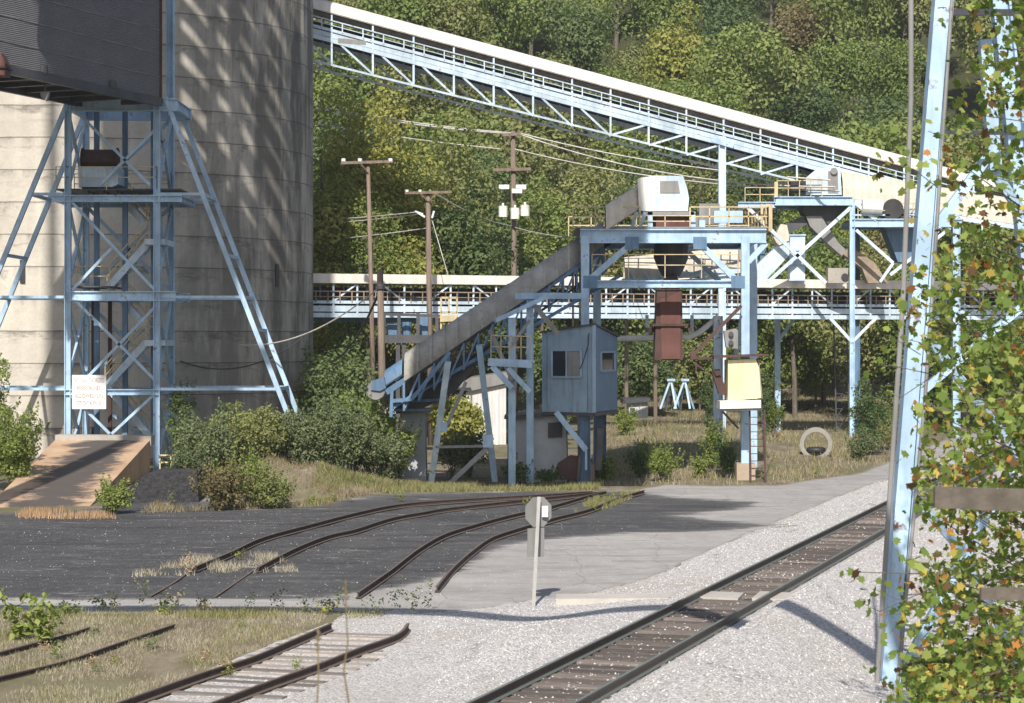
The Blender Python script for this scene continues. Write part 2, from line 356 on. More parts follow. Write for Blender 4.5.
def build_ground():
    rows = []; py = 900.0
    while py > 375: rows.append(F*H/(py-HZ)); py -= 1.25 if py < 690 else 6
    y = rows[-1]
    while y < 430: y += 3.5; rows.append(y)
    rows += [500, 600, 750, 1000]
    rows = [2, 8, 14] + rows
    rows = np.array(sorted(rows)); cols = np.unique(np.concatenate([np.linspace(-.62, -.25, 60), np.linspace(-.25, .27, 430), np.linspace(.27, .62, 60)]))
    Yg = np.repeat(rows[:, None], len(cols), 1); Xg = cols[None, :]*(Yg+6)
    Xg[0:2] = cols[None, :]*40; Xg[2] = cols[None, :]*(30)
    near = Yg < 190
    c = np.zeros(Yg.shape, bool); a = c.copy(); b = c.copy(); s = c.copy()
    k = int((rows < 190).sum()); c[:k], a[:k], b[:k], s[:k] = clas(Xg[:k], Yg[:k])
    Z = np.array([ground_z(x, y) for x, y in zip(Xg.ravel(), Yg.ravel())])
    R_, C_ = Yg.shape; co = np.stack([Xg.ravel(), Yg.ravel(), Z], 1)
    idx = np.arange(R_*C_).reshape(R_, C_)
    q = np.stack([idx[:-1,:-1], idx[:-1,1:], idx[1:,1:], idx[1:,:-1]], -1).reshape(-1, 4)
    me = bpy.data.meshes.new('ground'); me.vertices.add(len(co)); me.vertices.foreach_set('co', co.ravel())
    me.loops.add(q.size); me.loops.foreach_set('vertex_index', q.ravel()); me.polygons.add(len(q))
    me.polygons.foreach_set('loop_start', np.arange(0, q.size, 4)); me.polygons.foreach_set('use_smooth', np.ones(len(q), bool)); me.update()
    ca = me.color_attributes.new('zone', 'FLOAT_COLOR', 'POINT')
    ball = b & ~a & ~c
    def blur(m_, kx, ky):
        m_ = m_.astype(np.float32)
        for _ in range(2):
            for ax, k_ in ((1, kx), (0, ky)):
                acc = np.zeros_like(m_)
                for o_ in range(-k_, k_+1): acc += np.roll(m_, o_, axis=ax)
                m_ = acc/(2*k_+1)
        return m_
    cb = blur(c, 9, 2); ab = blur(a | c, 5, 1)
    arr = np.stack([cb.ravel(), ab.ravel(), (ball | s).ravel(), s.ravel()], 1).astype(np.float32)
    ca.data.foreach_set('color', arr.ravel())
    o = bpy.data.objects.new('ground', me); col.objects.link(o); tag(o, kind='structure')
    m, n, l, bs = newmat('ground_surface')
    at = n.new('ShaderNodeAttribute'); at.attribute_name = 'zone'; sp = n.new('ShaderNodeSeparateColor'); l.new(at.outputs['Color'], sp.inputs[0])
    v = geopos(n, l); vd = geopos(n, l, (1, .45, 1)); fine = noi(n, l, v, 14, 6, .75); mid = noi(n, l, vd, 1.4, 6, .7); big = noi(n, l, vd, .25, 5, .6)
    vo = n.new('ShaderNodeTexVoronoi'); vo.inputs['Scale'].default_value = 27; l.new(v, vo.inputs['Vector'])
    vr = n.new('ShaderNodeTexVoronoi'); vr.inputs['Scale'].default_value = 26; l.new(v, vr.inputs['Vector'])
    hs = n.new('ShaderNodeSeparateColor'); l.new(vo.outputs['Color'], hs.inputs[0])
    hs2 = n.new('ShaderNodeSeparateColor'); l.new(vr.outputs['Color'], hs2.inputs[0])
    # soil and dry grass
    soil = ramp(n, l, mid, [(.3, (.11,.09,.065)), (.5, (.21,.175,.125)), (.7, (.32,.28,.21))])
    soil = mix(n, l, ramp(n, l, big, [(.45, 0.), (.6, .7)]), soil, (.13,.14,.06))
    soil = mix(n, l, ramp(n, l, fine, [(.4, 0.), (.7, .5)]), soil, (.10,.075,.05))
    # coal dust with pale grit, also tinting the shade streaks on the asphalt
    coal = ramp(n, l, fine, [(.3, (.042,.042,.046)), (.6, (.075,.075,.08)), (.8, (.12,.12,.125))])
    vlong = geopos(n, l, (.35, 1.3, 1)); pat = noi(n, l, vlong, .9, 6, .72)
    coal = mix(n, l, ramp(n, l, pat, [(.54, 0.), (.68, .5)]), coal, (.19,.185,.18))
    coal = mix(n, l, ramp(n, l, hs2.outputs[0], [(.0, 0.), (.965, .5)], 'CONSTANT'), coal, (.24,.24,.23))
    # worn asphalt
    asp = ramp(n, l, mid, [(.3, (.31,.30,.29)), (.7, (.42,.405,.39))])
    asp = mix(n, l, ramp(n, l, hs2.outputs[0], [(.0, 0.), (.7, .35)], 'LINEAR'), asp, (.20,.19,.19))
    asp = mix(n, l, ramp(n, l, pat, [(.56, 0.), (.7, .55)]), asp, (.13,.13,.135))
    vc = n.new('ShaderNodeTexVoronoi'); vc.feature = 'DISTANCE_TO_EDGE'; vc.inputs['Scale'].default_value = .35
    wv_ = n.new('ShaderNodeVectorMath'); wv_.operation = 'ADD'; l.new(vd, wv_.inputs[0]); nn_ = n.new('ShaderNodeTexNoise'); nn_.inputs['Scale'].default_value = .8; nn_.inputs['Detail'].default_value = 6; l.new(vd, nn_.inputs['Vector']); l.new(nn_.outputs['Color'], wv_.inputs[1]); l.new(wv_.outputs[0], vc.inputs['Vector'])
    asp = mix(n, l, ramp(n, l, vc.outputs['Distance'], [(0., .42), (.004, .3), (.009, 0.)]), asp, (.13,.125,.12))
    asp = mix(n, l, ramp(n, l, noi(n, l, vlong, .45, 7, .7, .8), [(.50, 0.), (.62, .45)]), asp, (.20,.195,.19))
    asp = mix(n, l, ramp(n, l, noi(n, l, vlong, .3, 7, .7, .5), [(.55, 0.), (.7, .5)]), asp, (.50,.48,.46))
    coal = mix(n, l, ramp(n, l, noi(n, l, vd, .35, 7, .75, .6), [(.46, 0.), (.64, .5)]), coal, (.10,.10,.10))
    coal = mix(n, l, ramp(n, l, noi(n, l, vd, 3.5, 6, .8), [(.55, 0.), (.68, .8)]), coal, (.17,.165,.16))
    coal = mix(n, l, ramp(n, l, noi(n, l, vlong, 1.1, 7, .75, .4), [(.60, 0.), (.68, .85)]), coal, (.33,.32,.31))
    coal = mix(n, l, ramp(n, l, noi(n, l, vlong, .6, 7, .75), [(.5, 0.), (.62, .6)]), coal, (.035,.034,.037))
    # ballast stones
    bal = ramp(n, l, hs.outputs[0], [(0., (.30,.29,.287)), (.25, (.45,.435,.43)), (.7, (.58,.565,.56)), (1., (.74,.73,.72))])
    bal = mix(n, l, ramp(n, l, vo.outputs['Distance'], [(.4, 0.), (.8, .45)]), bal, (.16,.145,.14))
    bal = mix(n, l, ramp(n, l, big, [(.5, 0.), (.7, .45)]), bal, (.34,.28,.23))
    bal = mix(n, l, mth(n, l, 'MULTIPLY', ramp(n, l, mid, [(.56, 0.), (.66, .85)]), ramp(n, l, big, [(.40, 1.), (.50, 0.)])), bal, (.10,.10,.105))
    def edge(ch): return ramp(n, l, mth(n, l, 'ADD', ch, mth(n, l, 'MULTIPLY', mth(n, l, 'SUBTRACT', fine, .5), 1.0)), [(.42, 0.), (.58, 1.)])
    c1 = mix(n, l, edge(sp.outputs[2]), soil, bal)
    c1 = mix(n, l, edge(sp.outputs[1]), c1, asp)
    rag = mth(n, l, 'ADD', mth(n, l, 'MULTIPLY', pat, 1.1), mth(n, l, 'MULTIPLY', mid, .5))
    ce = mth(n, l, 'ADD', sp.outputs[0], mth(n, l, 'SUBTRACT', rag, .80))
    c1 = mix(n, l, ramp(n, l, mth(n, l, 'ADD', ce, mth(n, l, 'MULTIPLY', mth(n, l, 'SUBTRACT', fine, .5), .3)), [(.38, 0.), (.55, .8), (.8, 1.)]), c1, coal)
    sz = n.new('ShaderNodeSeparateXYZ'); l.new(v, sz.inputs[0])
    dx = mth(n, l, 'ABSOLUTE', mth(n, l, 'SUBTRACT', mth(n, l, 'SUBTRACT', sz.outputs[0], mth(n, l, 'MULTIPLY', sz.outputs[1], TDX)), TX0+.79))
    bedc = ramp(n, l, fine, [(.35, (.075,.06,.052)), (.6, (.14,.115,.10)), (.8, (.34,.31,.29))])
    c1 = mix(n, l, mth(n, l, 'MULTIPLY', ramp(n, l, mth(n, l, 'ADD', dx, mth(n, l, 'MULTIPLY', fine, .3)), [(0., .85), (.95, .8), (1., 0.)]), ramp(n, l, mth(n, l, 'DIVIDE', sz.outputs[1], 400), [(.3, 1.), (.4, 0.)])), c1, bedc)
    c1 = mix(n, l, ramp(n, l, mth(n, l, 'DIVIDE', sz.outputs[2], 10), [(.2, 0.), (.4, 1.)]), c1, (.05,.055,.025))
    l.new(c1, bs.inputs['Base Color']); bs.inputs['Roughness'].default_value = .95; bs.inputs['Specular IOR Level'].default_value = .2
    hh = mth(n, l, 'ADD', mth(n, l, 'MULTIPLY', vo.outputs['Distance'], mth(n, l, 'MULTIPLY', sp.outputs[2], -1.3)), mth(n, l, 'MULTIPLY', fine, .5))
    bump(n, l, bs, hh, .6, .035)
    me.materials.append(m); return o
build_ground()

# ------------------------------------------------------------------ railway
def rail_mesh(mb, pts, s=1.0, base=None):
    """flat-bottomed rail swept along pts (running surface centre line)"""
    prof = [(-.075,-.17),(.075,-.17),(.075,-.155),(.02,-.135),(.012,-.04),(.037,-.032),(.037,-.004),(.03,0),(-.03,0),(-.037,-.004),(-.037,-.032),(-.012,-.04),(-.02,-.135),(-.075,-.155)]
    pts = [Vector(p) for p in pts]; k = len(pts); o = len(mb.v); q = len(prof)
    for i, p in enumerate(pts):
        d = pts[min(i+1, k-1)]-pts[max(i-1, 0)]; d.z = 0; d.normalize(); nn = Vector((d.y, -d.x, 0))
        for a, b in prof: mb.v.append(tuple(p+nn*(a*s)+Vector((0,0,b*s))))
    for i in range(k-1):
        for j in range(q): mb.f.append((o+i*q+j, o+i*q+(j+1)%q, o+(i+1)*q+(j+1)%q, o+(i+1)*q+j))
    mb.f.append(tuple(o+j for j in range(q))); mb.f.append(tuple(o+(k-1)*q+j for j in range(q))[::-1]); return mb
def smoothline(pts, sub=6):
    out = []; n = len(pts)
    for i in range(n-1):
        p0, p1, p2, p3 = pts[max(i-1,0)], pts[i], pts[i+1], pts[min(i+2,n-1)]
        for k in range(sub):
            t = k/sub; out.append(.5*((2*p1)+(p2-p0)*t+(2*p0-5*p1+4*p2-p3)*t*t+(3*p1-p0-3*p2+p3)*t**3))
    out.append(pts[-1]); return out
main = thing('railway_track', (TX0+.8+TDX*46, 46, 0), 'straight main line of polished rails on brown sleepers in white ballast', 'railway track')
ZR = .25
for k in (0, 1):
    rail_mesh(MB(), [Vector((TX0+k*1.58+TDX*y, y, ZR)) for y in (12, 40, 80, 130, 175)]).build('rail', 'rail', main)
ud = Vector((TDX, 1, 0)).normalized(); nd = Vector((ud.y, -ud.x, 0)); ang = math.atan2(nd.y, nd.x)
cnt = 0; rest = MB(); y = 31.0
while y < 150:
    cx = TX0+.79+TDX*y; mb = MB() if cnt < 100 else rest
    mb.box((cx+random.uniform(-.04,.04), y, .0+random.uniform(-.004,.022)), (2.6, .24, .16), ang+random.uniform(-.01,.01))
    if cnt < 100: mb.build('sleeper', 'tie', main)
    cnt += 1; y += .52*ud.y
tag(rest.build('sleeper', 'tie', main), kind='stuff')
def siding(name, A, B, label, mat='rail_rust', ties=None, z=.16):
    A = smoothline([G(x, y, z) for x, y in A]); B = smoothline([G(x, y, z) for x, y in B])
    t = thing(name, (A[0].x, A[0].y, 0), label, 'railway track', 'rusty siding tracks')
    for L in (A, B): rail_mesh(MB(), L, .82).build('rail', mat, t)
    if ties:
        a0, a1 = A, B
        la = sum((a0[i+1]-a0[i]).length for i in range(len(a0)-1)); k = int(la/.55)
        for i in range(1, k):
            s = i/k*(len(a0)-1); j = int(s); fr = s-j; p = a0[j].lerp(a0[min(j+1, len(a0)-1)], fr)
            dd = (a0[min(j+1, len(a0)-1)]-a0[j]).normalized(); q2 = p + Vector((dd.y, -dd.x, 0))*1.5
            c = (p+q2)/2; m_ = MB().box((c.x, c.y, -.055+random.uniform(0,.02)), (2.4, .22, .13), math.atan2(q2.y-p.y, q2.x-p.x)); m_.build('sleeper', ties, t)
    return t
siding('siding_track', [(196,566),(232,551),(263,537),(311,524),(358,512),(400,504),(460,499),(547,494),(592,491)],
       [(258,567),(295,548),(327,535.5),(355,529),(390,518),(422,512),(454,507),(547,497),(604,491)], 'rusty siding curving across the black coal yard, farthest from the camera')
siding('siding_track', [(358,592),(390,570),(419,548),(444,534),(472,525),(509,515),(550,506),(588,495),(606,491)],
       [(437,586),(453,567),(475,548),(494,536),(525,526),(556,517),(588,509),(619,497),(644,490)], 'wavy rusty siding in the coal yard passing behind the stop sign')
siding('siding_track', [(110,705),(200,673),(251,657),(295,638.5),(331,623)], [(205,705),(263,683),(317,664),(358,648),(397,634),(408,623)],
       'rusty siding stub with bleached sleepers ending at the road, between dry grass and gravel', ties='tie_grey')
siding('siding_track', [(-60,690),(0,676),(63,661),(111,645),(174,624)], [(-60,668),(25,645),(57,637),(89,627)],
       'overgrown rusty siding sunk in the dry grass at the lower left', z=.10)
0 and siding('flush_rails', [(331,623),(345,607),(358,592)], [(408,623),(424,604),(437,586)], 'rails sunk flush in the road between the wavy siding and the siding stub', z=.03)
siding('flush_rails', [(150,596),(174,582),(196,566)], [(214,597),(236,582),(258,567)], 'rails sunk in the coal dust at the end of the farthest siding', z=.03)
# crossing slabs
for nm, poly, lab in (('crossing_slab', [(556,600),(676,599),(668,604),(556,605)], 'long pale crossing slab left of the main line rails'),
                 ('crossing_slab', [(690,596),(744,598.5),(738,604.5),(684,602)], 'short pale crossing slab between the two main line rails'),
                 ('crossing_slab', [(760,597),(850,601),(845,608),(752,604)], 'pale crossing slab right of the main line rails')):
    mb = MB(); mb.prism([G(x, y, .0) for x, y in poly], (0, 0, .13)); tag(mb.build(nm, 'slab'), lab, 'road slab', 'concrete slabs of the level crossing')

# ------------------------------------------------------------------ silo
SC = Vector((-22.05, 115, 0)); SR = 11.62; NS = 25
camdir = math.atan2(-SC.y, -SC.x)      # angle of the direction towards the camera
def silo_pt(deg, r=SR):                # deg measured from the camera-facing direction, positive to the right
    a = camdir + R(deg); return Vector((SC.x+math.cos(a)*r, SC.y+math.sin(a)*r, 0))
t = thing('silo', SC, 'huge round pale concrete silo with black streaks behind the blue stair tower', 'silo')
mb = MB(); st = 360/NS; o0 = 38.8-st*4; SH = 46
mb.v = []; vs = [silo_pt(o0+i*st) for i in range(NS)]
mb.prism([vadd(p, z=-.5) for p in vs], (0, 0, SH)); mb.build('shell', 'silo', t)
for dg, py0, py1 in ((-15.6, 260, 283), (52.0, 264, 287)):
    p = silo_pt(dg, SR*.985); Y = p.y; z0 = H-(py1-HZ)*Y/F; z1 = H-(py0-HZ)*Y/F
    a = camdir+R(dg); MB().box((p.x, p.y, (z0+z1)/2), (.40, .24, z1-z0), a).build('slot_opening', 'black', t)
# unseen boxes added beyond the left edge to shade the silo's right side
sa, ca = math.sin(R(SUN_AZ)), math.cos(R(SUN_AZ))
def spt(sv, t_): return Vector((ca*sv, -sa*sv, 0)) - Vector((sa, ca, 0))*t_   # sv across the light, t_ towards the sun
ec = spt(-26, -44.7); t = thing('silo_shade_boxes', ec, 'unseen raised boxes added beyond the left edge to shade the silo', 'tower')
def bx(m, s0, s1, z0, z1, d_=3.0): c = spt((s0+s1)/2, -44.7); m.box((c.x, c.y, (z0+z1)/2), (s1-s0, d_, z1-z0), R(-SUN_AZ))
part('lower_shade_box', 'steel_grey', lambda m: bx(m, -27.7, -21.6, 45, 61), t)
part('side_shade_box', 'steel_grey', lambda m: bx(m, -30.3, -27.75, 54, 84), t)
parts('leg', 'steel_grey', lambda m: [bx(m, -31.2, -30.6, -.2, 70, .6), bx(m, -32.6, -32.0, -.2, 70, .6)], t)  # legs of the unseen shade boxes
t = thing('shade_lattice', spt(-25, -80), 'unseen steel lattice added out of view to pattern the shade on the silo', 'steel frame')  # unseen lattice added to break up the shade on the silo
def elat(m):
    A_ = lambda sv, z: spt(sv, -81)+Vector((0,0,z))
    for k_, w_ in ((-27.2, .9), (-25.5, .45), (-24.6, .5), (-23.7, .35), (-22.3, .9)): m.bar(A_(k_, 26.5), A_(k_, 46), w_, .3)
    z = 27.5
    while z < 45:
        m.bar(A_(-27.4, z+2.9), A_(-22, z), random.uniform(.6, 1.1), .12); m.bar(A_(-27.4, z+1.2), A_(-24.6, z), random.uniform(.5, .9), .12)
        m.bar(A_(-25.2, z+.4), A_(-22, z-1.9), random.uniform(.3, .6), .12); z += random.uniform(1.4, 2.1)
parts('shade_bars', 'blue_dull_shade', elat, t)
parts('column', 'blue_dull_shade', lambda m: [m.bar(Vector((x_, 82.5, 21.5)), Vector((x_, 81.2, 27)), .3) for x_ in (-21.6, -19.2)], t)  # columns of the unseen shade lattice
# unseen raised box added to shade the cabin and the hooded conveyor head
t = thing('cabin_shade_box', (-1.5, 64, 25), 'unseen raised box added high above the coal yard to shade the cabin', 'shade blocker')
part('shade_box_walls', 'gallery', lambda m: m.box((-1.6, 64, 26), (8.6, 3.2, 14), 0), t)
parts('shade_box_boom', 'blue', lambda m: [m.bar((-19, 64, z), (-5.9, 64, z), .5) for z in (26, 31)], t)
parts('leg', 'blue', lambda m: [m.ibar((-19, 64+d_, -.2), (-19, 64+d_, 32), .6, .5) for d_ in (-1.2, 1.2)], t)

# ------------------------------------------------------------------ stair tower in front of the silo
YA, YB = 95.0, 99.0
t = thing('stair_tower', P(112, 470, 97), 'pale blue steel stair tower with splayed legs in front of the silo', 'tower')
t.location.z = 0
def LP(x, y): return P(x, y, YA)
def back(p): return Vector((p.x, YB, p.z))
TL, TR = 68, 157
for (x, bk, topy) in ((TL,0,97), (TL,1,97), (TR,0,97), (TR,1,-45)):
    p0 = LP(x, 470); p0.z = -.1; p1 = LP(x, topy)
    if bk: p0 = back(p0); p1 = back(p1)
    parts('leg', 'blue', lambda m: m.ibar(p0, p1, .27, .27, .04), t)
for bk in (0, 1):
    g = back if bk else (lambda p: p)
    for (x0, y0), (x1, y1), (kx, ky) in (((70,97),(-85,475),(0,0)), ((165,97),(292,425),(0,0))):
        a = g(LP(x0, y0)); b_ = g(LP(x1, y1))
        b_ = a + (b_-a)*((a.z+.1)/(a.z-b_.z))
        part('splayed_leg', 'blue', lambda m: m.bar(a, b_, .20, .2), t)
for y, x0, x1, th in ((198.5,52,182,.30), (296,68,176,.42), (392,66,160,.26), (105,66,178,.55)):
    parts('cross_beam', 'blue', lambda m: (m.ibar(LP(x0, y), LP(x1, y), th, .28, .05), m.ibar(back(LP(x0, y)), back(LP(x1, y)), th, .28, .05),
         m.ibar(LP(x0+3, y), back(LP(x0+3, y)), th*.8, .25), m.ibar(LP(x1-3, y), back(LP(x1-3, y)), th*.8, .25)), t)
def ties(m):
    for bk in (0, 1):
        g = back if bk else (lambda p: p)
        for y in (194, 297, 389):
            k = (y-97)/378; xl = 70-155*k; xr = 165+127*(y-97)/328
            m.bar(g(LP(TL, y)), g(LP(xl, y)), .12); m.bar(g(LP(TR, y)), g(LP(xr, y)), .12)
    for y in (194, 255, 297, 330, 389):
        k = (y-97)/378; xl = 70-155*k; xr = 165+127*(y-97)/328
        for x in (xl, xr): m.bar(LP(x, y), back(LP(x, y)), .14)
parts('tie_bar', 'blue', ties, t)
def xbr(m):
    for (a, b_) in (((75,300),(157,382)),((80,385),(157,305)),((157,392),(105,440)),((68,392),(112,436)),((70,200),(112,245)),((112,245),(155,290)),((72,290),(112,248)),
                    ((75,110),(150,185)),((155,130),(100,185))):
        m.bar(LP(*a), LP(*b_), .12, .1)
    for (a, b_) in (((TL,200),(TR,290)),((TL,300),(TR,385)),((TR,110),(TL,190)),((TL,395),(TR,465)),((TR,300),(TL,385)),((TR,200),(TL,290))):
        m.bar(back(LP(*a)), back(LP(*b_)), .16, .1)
    for x in (TL, TR):
        for ya, yb in ((110,190),(200,288),(300,385),(395,465)):
            m.bar(LP(x, ya), back(LP(x, yb)), .13, .1); m.bar(LP(x, yb), back(LP(x, ya)), .13, .1)
parts('brace', 'blue', xbr, t)
parts('column', 'blue_dull_shade', lambda m: [m.bar(vadd(LP(x, 440), y=2), vadd(LP(x, 105), y=2), .22) for x in (88, 117, 146)], t)
parts('column', 'rust', lambda m: [m.bar(vadd(LP(x, 440), y=2.6), vadd(LP(x, 300), y=2.6), .16) for x in (82, 99)], t)
def upper(m):
    for ya, yb in ((-40,20),(20,-40),(20,60),(60,20),(60,98),(98,60)):
        m.bar(vadd(LP(TR+6, ya), y=2), back(LP(TR+1, yb)), .12)
    m.ibar(vadd(LP(TR+6, -45), y=2), vadd(LP(TR+6, 100), y=2), .3, .3)
    for y in (20, 60): m.bar(vadd(LP(TR+6, y), y=2), back(LP(TR, y)), .2)
parts('upper_frame', 'blue', upper, t)
def flight(x0, y0, x1, y1, dy):
    def st_(m):
        for d in (0, .9):
            m.bar(vadd(LP(x0, y0), y=dy+d), vadd(LP(x1, y1), y=dy+d), .30, .05)
        k = int(abs(y0-y1)/5)
        for i in range(1, k): p = vadd(LP(x0, y0), y=dy+.45).lerp(vadd(LP(x1, y1), y=dy+.45), i/k); m.box(p, (.26, .85, .03))
    part('stair_flight', 'blue_pale', st_, t)
    def rl(m):
        for d in (0, .9):
            a = vadd(LP(x0, y0), y=dy+d); b_ = vadd(LP(x1, y1), y=dy+d); railing(m, [a, b_], .95, .9, .045)
    part('handrail', 'yellow', rl, t)
flight(102, 288, 145, 240, 1.2); flight(150, 236, 112, 196, 2.4)
flight(100, 388, 142, 342, 1.2); flight(150, 340, 112, 300, 2.4); flight(142, 440, 100, 392, 2.4)
parts('landing', 'blue_pale', lambda m: [m.box(vadd(LP(152, y), y=2), (.9, 2.6, .25)) for y in (241, 343)], t)
for a_, b2_, h_ in ((vadd(LP(143, 340), y=.9), vadd(LP(157, 340), y=.9), 1.05), (LP(56, 190), LP(TR, 190), 1.0), (back(LP(56, 190)), back(LP(TR, 190)), 1.0), (vadd(LP(75, 288), y=.4), vadd(LP(108, 288), y=.4), .95)):
    part('landing_rail', 'yellow', lambda m: railing(m, [a_, b2_], h_, 1.0, .04), t)
parts('deck', 'steel_dark', lambda m: [m.box(vadd(LP((x0+x1)/2, y), y=2), ((x1-x0)*.0432, 3.7, .06)) for y, x0, x1 in ((189,55,180),(286.5,70,110))], t)
# winch box on the upper deck
t = thing('winch_house', LP(98, 189), 'rusty dark winch drum above a pale blue box on the stair tower deck', 'machine')
part('housing', 'blue_pale', lambda m: m.pxprism([(78,167),(118,167),(118,184),(112,187),(79,187)], YA+.3, 1.6), t)
def drum(m):
    c = LP(95.5, 157); m.tube([vadd(c, x=-.72, y=1.1), vadd(c, x=.72, y=1.1)], .42, 16); 
    for k in (-.76, .76): m.tube([vadd(c, x=k-.03, y=1.1), vadd(c, x=k+.03, y=1.1)], .5, 16)
part('drum', 'rust', drum, t)
parts('stand', 'steel_dark', lambda m: [m.bar(vadd(LP(x, 187), y=.8+d), vadd(LP(x+4, 192), y=.8+d), .1) for x in (83, 98, 112) for d in (0, .9)], t)
# warning sign
t = thing('warning_sign', LP(89, 392), 'white square warning sign with faded lettering on the stair tower', 'sign')
part('board', 'whiteplain', lambda m: m.pxprism([(72,375),(106,375),(106,409),(72,409)], YA-.32, .05), t)
def text(body, center, size, mat, parent, width=None, rot=(R(90),0,0), name='lettering'):
    cu = bpy.data.curves.new(name, 'FONT'); cu.body = body; cu.size = size; cu.align_x = 'CENTER'; cu.align_y = 'CENTER'; cu.extrude = .004; cu.offset = size*.012
    ob = bpy.data.objects.new(name, cu); col.objects.link(ob); dg = bpy.context.evaluated_depsgraph_get(); me = bpy.data.meshes.new_from_object(ob.evaluated_get(dg))
    bpy.data.objects.remove(ob); o = bpy.data.objects.new(name, me); col.objects.link(o); me.materials.append(M[mat])
    o.rotation_euler = rot; o.location = Vector(center)-(parent.location if parent else Vector((0,0,0)))
    if width:
        wd = max(v.co.x for v in me.vertices)-min(v.co.x for v in me.vertices); o.scale = (width/wd, 1, 1)
    o.parent = parent; return o
for s_, y, wpx in (('NO UNAUTHORIZED', 380.5, 30), ('PERSONNEL', 388.5, 24), ('ALLOWED ON', 396, 28), ('STOCKPILE', 403.5, 24)):
    text(s_, P(89, y, YA-.326), .27, 'lettering', t, wpx*YA/F)

# ------------------------------------------------------------------ corrugated gallery, upper left
e1 = P(160, 98, 94.5); d = Vector((-4.9, -9.4, .35)).normalized(); nb = Vector((-d.y, d.x, 0)).normalized()
if nb.x > 0: nb = -nb                       # towards the back-left
t = thing('conveyor_gallery', e1, 'dark grey corrugated enclosed conveyor gallery at the top left, resting on the stair tower', 'gallery')
L = 11.2; HG = 6.4; WG = 3.4
def gal(m):
    a = e1+Vector((0,0,.0)); m.prism([a, a+nb*WG, a+nb*WG+Vector((0,0,HG)), a+Vector((0,0,HG))], d*L)
o = MB(); gal(o); ob = o.build('corrugated_cladding', 'gallery', t)
part('edge_flashing', 'rust', lambda m: (m.bar(vadd(e1, z=.03)-d*.03, vadd(e1, z=HG)-d*.03, .14, .14)), t)
parts('floor_beam', 'steel_dark', lambda m: (m.bar(vadd(e1, z=-.18), vadd(e1, z=-.18)+d*L, .35, .3), m.bar(vadd(e1, z=-.18)+nb*WG, vadd(e1, z=-.18)+nb*WG+d*L, .35, .3),
     [m.bar(vadd(e1, z=-.15)+d*k, vadd(e1, z=-.15)+nb*WG+d*k, .2, .2) for k in np.arange(.3, L, 1.5)]), t)
parts('seam_rib', 'steel_grey', lambda m: [m.bar(vadd(e1, z=z)-nb*.012+d*.05, vadd(e1, z=z)-nb*.012+d*L, .03, .03) for z in (.9, 1.9, 2.9, 3.9)], t)
for k in (5.4, 12.5):
    parts('wall_lamp', 'steel_dark', lambda m: m.box(vadd(e1, z=.12)+d*k*.62-nb*.1, (.22, .22, .35)), t)
g_end = e1+d*(L-.4); parts('leg', 'blue', lambda m: [m.bar(Vector((g_end.x-.6-k_, g_end.y, -.2)), Vector((g_end.x-.6-k_, g_end.y, g_end.z-.2)), .3) for k_ in (.2, 2.2)], t)
t = thing('floodlight', P(45, 95, 88), 'small grey floodlight hanging under the corrugated gallery', 'lamp')
part('head', 'galv', lambda m: m.pxprism([(40,92),(49,92),(46,101),(41,97)], 88, .3), t)
part('bracket', 'steel_dark', lambda m: m.bar(P(45, 84, 88.1), P(45, 92, 88.1), .06), t)
t = thing('rusty_hopper_edge', P(2, 62, 84.5), 'rusty red chute end poking in at the left edge under the gallery', 'chute')
part('chute_body', 'rust_box', lambda m: m.pxprism([(-30,45),(1,53),(5,63),(5,75),(-30,74)], 83, .9), t)
part('flange', 'rust', lambda m: m.pxprism([(-30,64),(6,66),(6,68),(-30,66)], 82.9, 1.1), t)
# unseen pipe added above the frame, bent to throw the shade on the road
t = thing('shade_pipe', (-10, 31, 14), 'unseen bent pipe added above the frame to shade the road', 'shade pipe')
part('pipe', 'blue_dull_shade', lambda m: (m.tube(smoothline([Vector((x, y, 14)) for x, y in ((-30, 30.4), (-12.5, 29.8), (-4, 29.2), (-1.4, 27.7), (.2, 28.6), (1.8, 28.9), (3.0, 25.5), (4.4, 21.6), (5.5, 15))], 5), .33, 10)), t)

